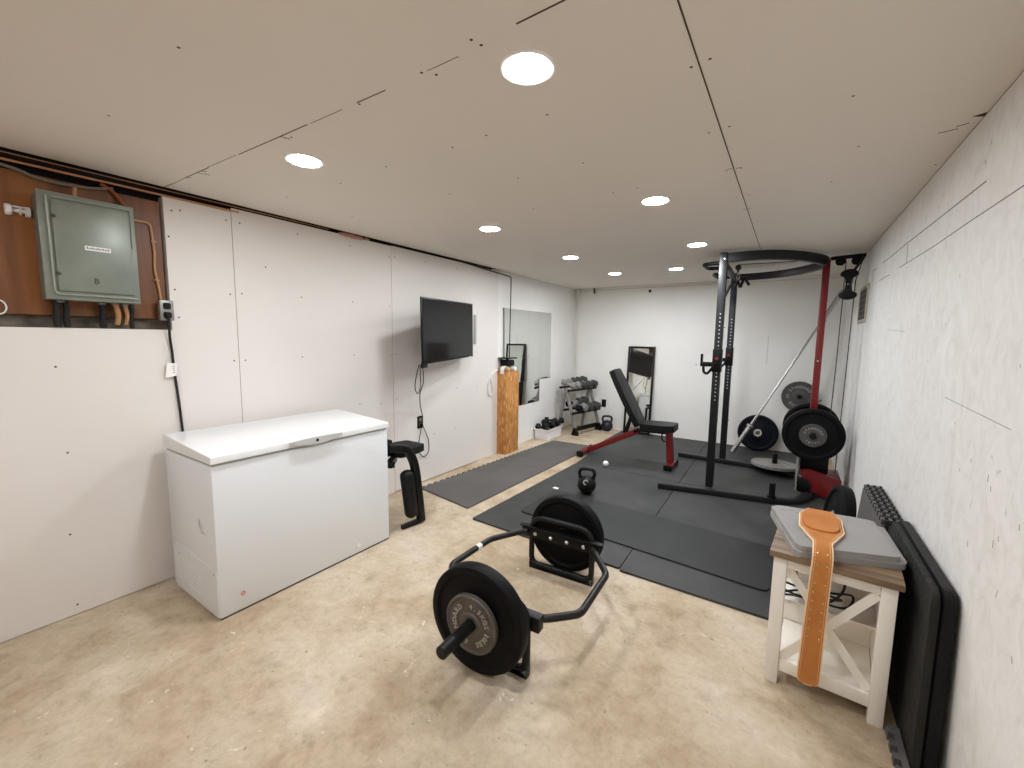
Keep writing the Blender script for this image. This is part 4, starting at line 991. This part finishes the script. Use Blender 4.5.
# barbell leaning in the far right corner
A_, B_ = Vector((2.338, 5.636, .0415)), Vector((3.285, 6.075, 1.955)); d_ = (B_-A_).normalized(); Lb = (B_-A_).length
t = thing('barbell', 'long steel barbell leaning into the far right corner behind the rack', 'barbell')
t.matrix_world = frame(A_, d_)
MB().cyl((0, 0, .40), (0, 0, Lb-.40), .0135, 16).build('shaft', M['barsteel'], t)
for z0, z1, zc in ((0, .36, .36), (Lb-.36, Lb, Lb-.385)):
    MB().cyl((0, 0, z0), (0, 0, z1), .025, 24, bev=.004).build('sleeve', M['chrome'], t)
    MB().cyl((0, 0, zc), (0, 0, zc+.03), .037, 24, bev=.004).build('collar', M['chrome'], t)

# vent opening on the right wall
t = thing('wall_vent', 'narrow rusty vent opening high on the right wall beside the rack', 'vent', (W, 4.69, 1.70))
b = MB(); 
for lo, hi in (((-.012, -.235, -.155), (-.0005, -.20, .155)), ((-.012, .20, -.155), (-.0005, .235, .155)), ((-.012, -.20, -.155), (-.0005, .20, -.125)), ((-.012, -.20, .125), (-.0005, .20, .155))): b.box(lo, hi, .002)
b.build('frame', M['vent'], t)
b = MB(); b.use(M['black']); b.box((-.004, -.198, -.123), (-.0006, .198, .123)); b.use(M['greycable'])
for k in range(5): b.box((-.009, -.198, -.1+.045*k), (-.0045, .198, -.094+.045*k))
b.build('louvre', M['black'], t)

# ------------------------------------------------------------------ white side table
t = thing('side_table', 'white farmhouse side table with X braces and a wood top by the right wall', 'side table', (3.028, 1.897, 0), (0, 0, R(-4.5)))
# local: y from the front face (0) to the back, x across
hw, dp, zt = .185, .37, .533
for x in (-hw, hw-.045):
    for y in (0., dp-.045): MB().box((x, y, 0), (x+.045, y+.045, zt), .0025).build('leg', M['tablewhite'], t)
for nm, y in (('front_frame', .006), ('rear_frame', dp-.034)):
    MB().box((-hw+.0455, y, .492), (hw-.0455, y+.028, zt), .002).build(nm.replace('frame', 'apron'), M['tablewhite'], t); fr = MB().box((-hw+.0455, y, .058), (hw-.0455, y+.028, .108), .002).build(nm.replace('frame', 'rail'), M['tablewhite'], t)
    if nm == 'front_frame':
        for s in (-1, 1):
            b = MB(); b.bar((-s*(hw-.05), y+.010 if s > 0 else y+.017, .112), (s*(hw-.05), y+.010 if s > 0 else y+.017, .488), .006, .030, up=(-s*.352, 0, .27)); b.build('x_brace', M['tablewhite'], fr)
MB().box((hw-.032, .0455, .058), (hw-.018, dp-.0455, zt), .001).build('side_panel', M['tablewhite'], t)
MB().box((-hw+.018, .0455, .492), (-hw+.032, dp-.0455, zt), .001).build('side_apron', M['tablewhite'], t); MB().box((-hw+.018, .0455, .058), (-hw+.032, dp-.0455, .108), .001).build('side_rail', M['tablewhite'], t)
MB().box((-hw+.032, dp-.05, .108), (hw-.032, dp-.042, .492)).build('back_panel', M['tablewhite'], t)
MB().box((-hw+.034, .036, .092), (hw-.034, dp-.052, .106)).build('bottom_shelf', M['tablewhite'], t)
MB().box((-hw+.034, .12, .292), (hw-.034, dp-.052, .306)).build('middle_shelf', M['tablewhite'], t)
MB().box((-hw-.014, -.014, .5335), (hw+.014, dp+.014, .558), .003).build('top', M['tabletop'], t)
b = MB(); 
b.tube(smoothpath([(2.875, 2.0, .335), (2.93, 1.985, .355), (3.02, 1.98, .36), (3.07, 2.0, .40), (3.085, 2.05, .44), (3.05, 2.1, .47), (2.98, 2.12, .46), (2.93, 2.1, .42), (2.95, 2.05, .37), (3.03, 2.04, .33), (3.10, 2.05, .33), (3.12, 2.1, .36), (3.06, 2.14, .33), (2.96, 2.12, .32), (2.88, 2.06, .315)], 6), .0045, 8)
b.tube(smoothpath([(2.88, 1.99, .40), (2.95, 1.98, .395), (3.03, 2.0, .385), (3.08, 2.04, .36), (3.05, 2.09, .325), (2.95, 2.06, .32), (2.89, 2.03, .345)], 6), .0045, 8)
tag(b.build('black_cable', M['cable']), 'tangle of black cable on the middle shelf of the white table', 'cable')

# grey folded mat on the table
t = thing('folded_mat', 'grey folded mat lying across the top of the white side table', 'folded mat', (0, 0, .5585))
pl = [(2.815, 2.285), (2.84, 2.325), (3.16, 2.365), (3.235, 2.37), (3.252, 2.03), (3.245, 2.0), (2.925, 1.893), (2.905, 1.91)]
b = MB(); b.prism(rpoly(pl, [.012, .012, .02, .02, .03, .03, .012, .012], 4), .022, None, .008, 3); b.build('lower_fold', M['greycloth'], t)
p2 = [(2.817, 2.288), (2.845, 2.328), (3.13, 2.358), (3.198, 2.358), (3.222, 2.06), (3.238, 2.004), (2.927, 1.898), (2.908, 1.92)]
b = MB(); b.prism(rpoly(p2, [.012, .012, .02, .02, .03, .03, .012, .012], 4), .022, Matrix.Translation((0, 0, .0225)), .008, 3); uf = b.build('upper_fold', M['greycloth'], t)
b = MB(); 
for x, y, a in ((2.855, 2.265, .1), (2.885, 2.285, .1), (2.915, 2.268, .2), (2.935, 2.295, .1), (2.965, 2.275, .1)): b.bar((x, y, .0448), (x+.02, y+.004, .0448), .0035, .0006)
b.build('print', M['greydark'], uf)

# leather lifting belt hanging over the table front
t = thing('lifting_belt', 'tan leather lifting belt with brass rivets draped over the white table', 'belt', (0, 0, 0))
xc0, xc1 = 3.003, 2.984
def belt_pt(s):
    """arc length from the far end of the pad to the strap tip: (y, z, normal)"""
    pts_ = belt_path; acc = 0
    for a, c in zip(pts_, pts_[1:]):
        d = (c-a).length
        if s <= acc+d or c is pts_[-1]:
            q = a+(c-a)*((s-acc)/d); tn = (c-a)/d; return q, tn
        acc += d
belt_path = smoothpath([(2.325, 0, .6095), (2.2, 0, .6085), (2.05, 0, .6085), (1.94, 0, .609), (1.902, 0, .6055), (1.878, 0, .590), (1.868, 0, .565), (1.870, 0, .50), (1.874, 0, .40), (1.876, 0, .25), (1.876, 0, .072)], 6)
belt_path = [Vector((p.x, p.z)) for p in belt_path]
total = sum((c-a).length for a, c in zip(belt_path, belt_path[1:]))
padL = .372
def half(s):
    if s < .085: return .042+(.076-.042)*s/.085
    if s < .235: return .076
    if s < padL: return .076-(.076-.031)*(s-.235)/(padL-.235)
    w_ = .031+.007*(s-padL)/(total-padL)
    if s > total-.03:
        q = (s-(total-.03))/.03; return w_*math.sqrt(max(.0, 1-q*q*.93))
    return w_
def ribbon(b, off, th, inset=0., s0=0., s1=None, n=110, wf=half):
    s1 = total if s1 is None else s1; rowsL = []
    for k in range(n+1):
        s = s0+(s1-s0)*k/n; q, tn = belt_pt(min(s, total-1e-5)); nn = Vector((tn.y, -tn.x))
        if nn.y < 0 and s < padL*.9: nn = -nn
        # outward normal: up over the pad, towards -y on the strap
        nn = Vector((-abs(tn.y), abs(tn.x))) if True else nn
        nn.normalize(); w = max(wf(s)-inset, .001); x = xc0+(xc1-xc0)*s/total
        a = q+nn*off; c = q+nn*(off+th)
        rowsL.append([(x-w, a.x, a.y), (x+w, a.x, a.y), (x+w, c.x, c.y), (x-w, c.x, c.y)])
    pts_ = [p for r in rowsL for p in r]; fs = []
    for k in range(n):
        for q in range(4): fs.append((k*4+q, k*4+(q+1) % 4, (k+1)*4+(q+1) % 4, (k+1)*4+q))
    fs += [(3, 2, 1, 0), (n*4, n*4+1, n*4+2, n*4+3)]
    b.faces(pts_, fs, True); return b
ribbon(MB(), 0, .008, .0).build('edge', M['stitch'], t)
ribbon(MB(), .0082, .0016, .0045, .005, total-.005).build('strap', M['leather'], t)
def padw(s):
    q = (s-.150)/.125; return .062*max(.0, 1-abs(q)**3.2)**.35
ribbon(MB(), .0099, .007, 0., .026, .274, 40, padw).build('lumbar_pad', M['leather'], t)
def rib_stitch(b, sgn):
    k = 0; s = padL*.2
    while s < total-.03:
        q, tn = belt_pt(s); nn = Vector((-abs(tn.y), abs(tn.x))).normalized(); x = xc0+(xc1-xc0)*s/total+sgn*(half(s)-.0095)
        a = q+nn*.0098; q2, tn2 = belt_pt(s+.005); a2 = q2+Vector((-abs(tn2.y), abs(tn2.x))).normalized()*.0098
        x2 = xc0+(xc1-xc0)*(s+.005)/total+sgn*(half(s+.005)-.0095)
        b.bar((x, a.x, a.y), (x2, a2.x, a2.y), .0014, .0008, up=(0, nn.x, nn.y)); s += .0095
    return b
for sg_ in (1, -1): rib_stitch(MB(), sg_).build('stitching', M['stitch'], t)
s = padL+.075; rv = None
for k in range(10):
    for sx in (-1, 1):
        ss = s+.0365*k; q, tn = belt_pt(ss); nn = Vector((-abs(tn.y), abs(tn.x))).normalized(); x = xc0+(xc1-xc0)*ss/total+sx*(.0145+.0004*k)
        pz = q+nn*.0099
        if rv is None:
            rv = MB().lathe([(.0042, 0), (.0036, .0016), (.0018, .0026), (0, .0028)], None, 12).build('rivet', M['brass'], t)
            o = rv
        else:
            o = rv.copy(); C.objects.link(o); o.parent = t
        o.matrix_local = frame((x, pz.x, pz.y), (0, nn.x, nn.y), (1, 0, 0))

# ------------------------------------------------------------------ mats and foam leaning on the right wall
def leaning(name, poly, x0, th, lean, m, label, group=None, rad=.05, y_ref=0, mats=None):
    """upright slab: polygon in (y, z), thickness in x, tipped about its foot so the top leans on the wall"""
    b = MB(); b.prism(rpoly(poly, rad, 5), th, frame((0, 0, 0), (1, 0, 0), (0, 1, 0)), .004, 2)
    o = b.build(name, m); o.location = (x0, y_ref, .0); o.rotation_euler = (0, lean, 0)
    return tag(o, label, 'mat', group)
leaning('rubber_mat', [(1.732, .0), (2.44, .0), (2.44, .598), (1.787, .598)], 3.258, .022, R(1.2), M['matleather'], 'textured dark mat standing on edge between the white table and the wall', None, [.015, .045, .045, .045])
leaning('rubber_mat', [(1.715, .0), (2.455, .0), (2.455, .610), (1.770, .610)], 3.2835, .028, R(1.2), M['black'], 'smooth black mat standing on edge against the right wall', None, [.015, .045, .045, .045])
def puzzle_tile(x0, lean, label, m, k):
    ys, ye, zt = 2.475, 3.07, .552; n = 10; sh = 0 if k % 2 == 0 else .5
    pts = [(ys, 0), (ye, 0), (ye, zt)]+teeth((ye, zt), (ys, zt), n, .026, (0, 1))[1:] if k % 2 == 0 else [(ys, 0), (ye, 0), (ye, zt+.026)]+teeth((ye, zt+.026), (ys, zt+.026), n, .026, (0, -1))[1:]
    b = MB(); b.prism(pts, .0122, frame((0, 0, 0), (1, 0, 0), (0, 1, 0)))
    o = b.build('foam_tile', m); o.location = (x0, 0, 0); o.rotation_euler = (0, lean, 0)
    return tag(o, label, 'foam tile', 'interlocking foam tiles standing by the wall')
wrd = ['first', 'second', 'third', 'fourth', 'fifth', 'last']
for k in range(6):
    puzzle_tile(3.205+.0135*k, R(4.0), '%s foam tile from the room side of the toothed stack by the right wall' % wrd[k], M['foamgrey'] if k % 2 == 0 else M['foamblack'], k)
place(bs, (3.168, 3.33, .2420), (-1, -.12, .14))
# low toothed foam strip on the floor by the table leg
b = MB(); pe = teeth((3.236, 1.885), (3.236, 1.50), 7, .018, (-1, 0)); b.prism([(3.254, 1.50), (3.254, 1.885)]+pe, .03, None)
tag(b.build('foam_edge_strip', M['foamgrey']), 'toothed grey foam strip on the floor beside the right leg of the table', 'foam strip')

# ------------------------------------------------------------------ render look
w = bpy.data.worlds.new('world'); w.use_nodes = True; w.node_tree.nodes['Background'].inputs[0].default_value = (0, 0, 0, 1); scene.world = w
vs = scene.view_settings
vs.view_transform = 'Standard'; vs.look = 'None'; vs.gamma = 1; vs.use_curve_mapping = False
vs.exposure = 0.94
scene.cycles.max_bounces = 14; scene.cycles.diffuse_bounces = 10; scene.cycles.glossy_bounces = 6
scene.cycles.use_denoising = True
scene.cycles.sample_clamp_indirect = 6
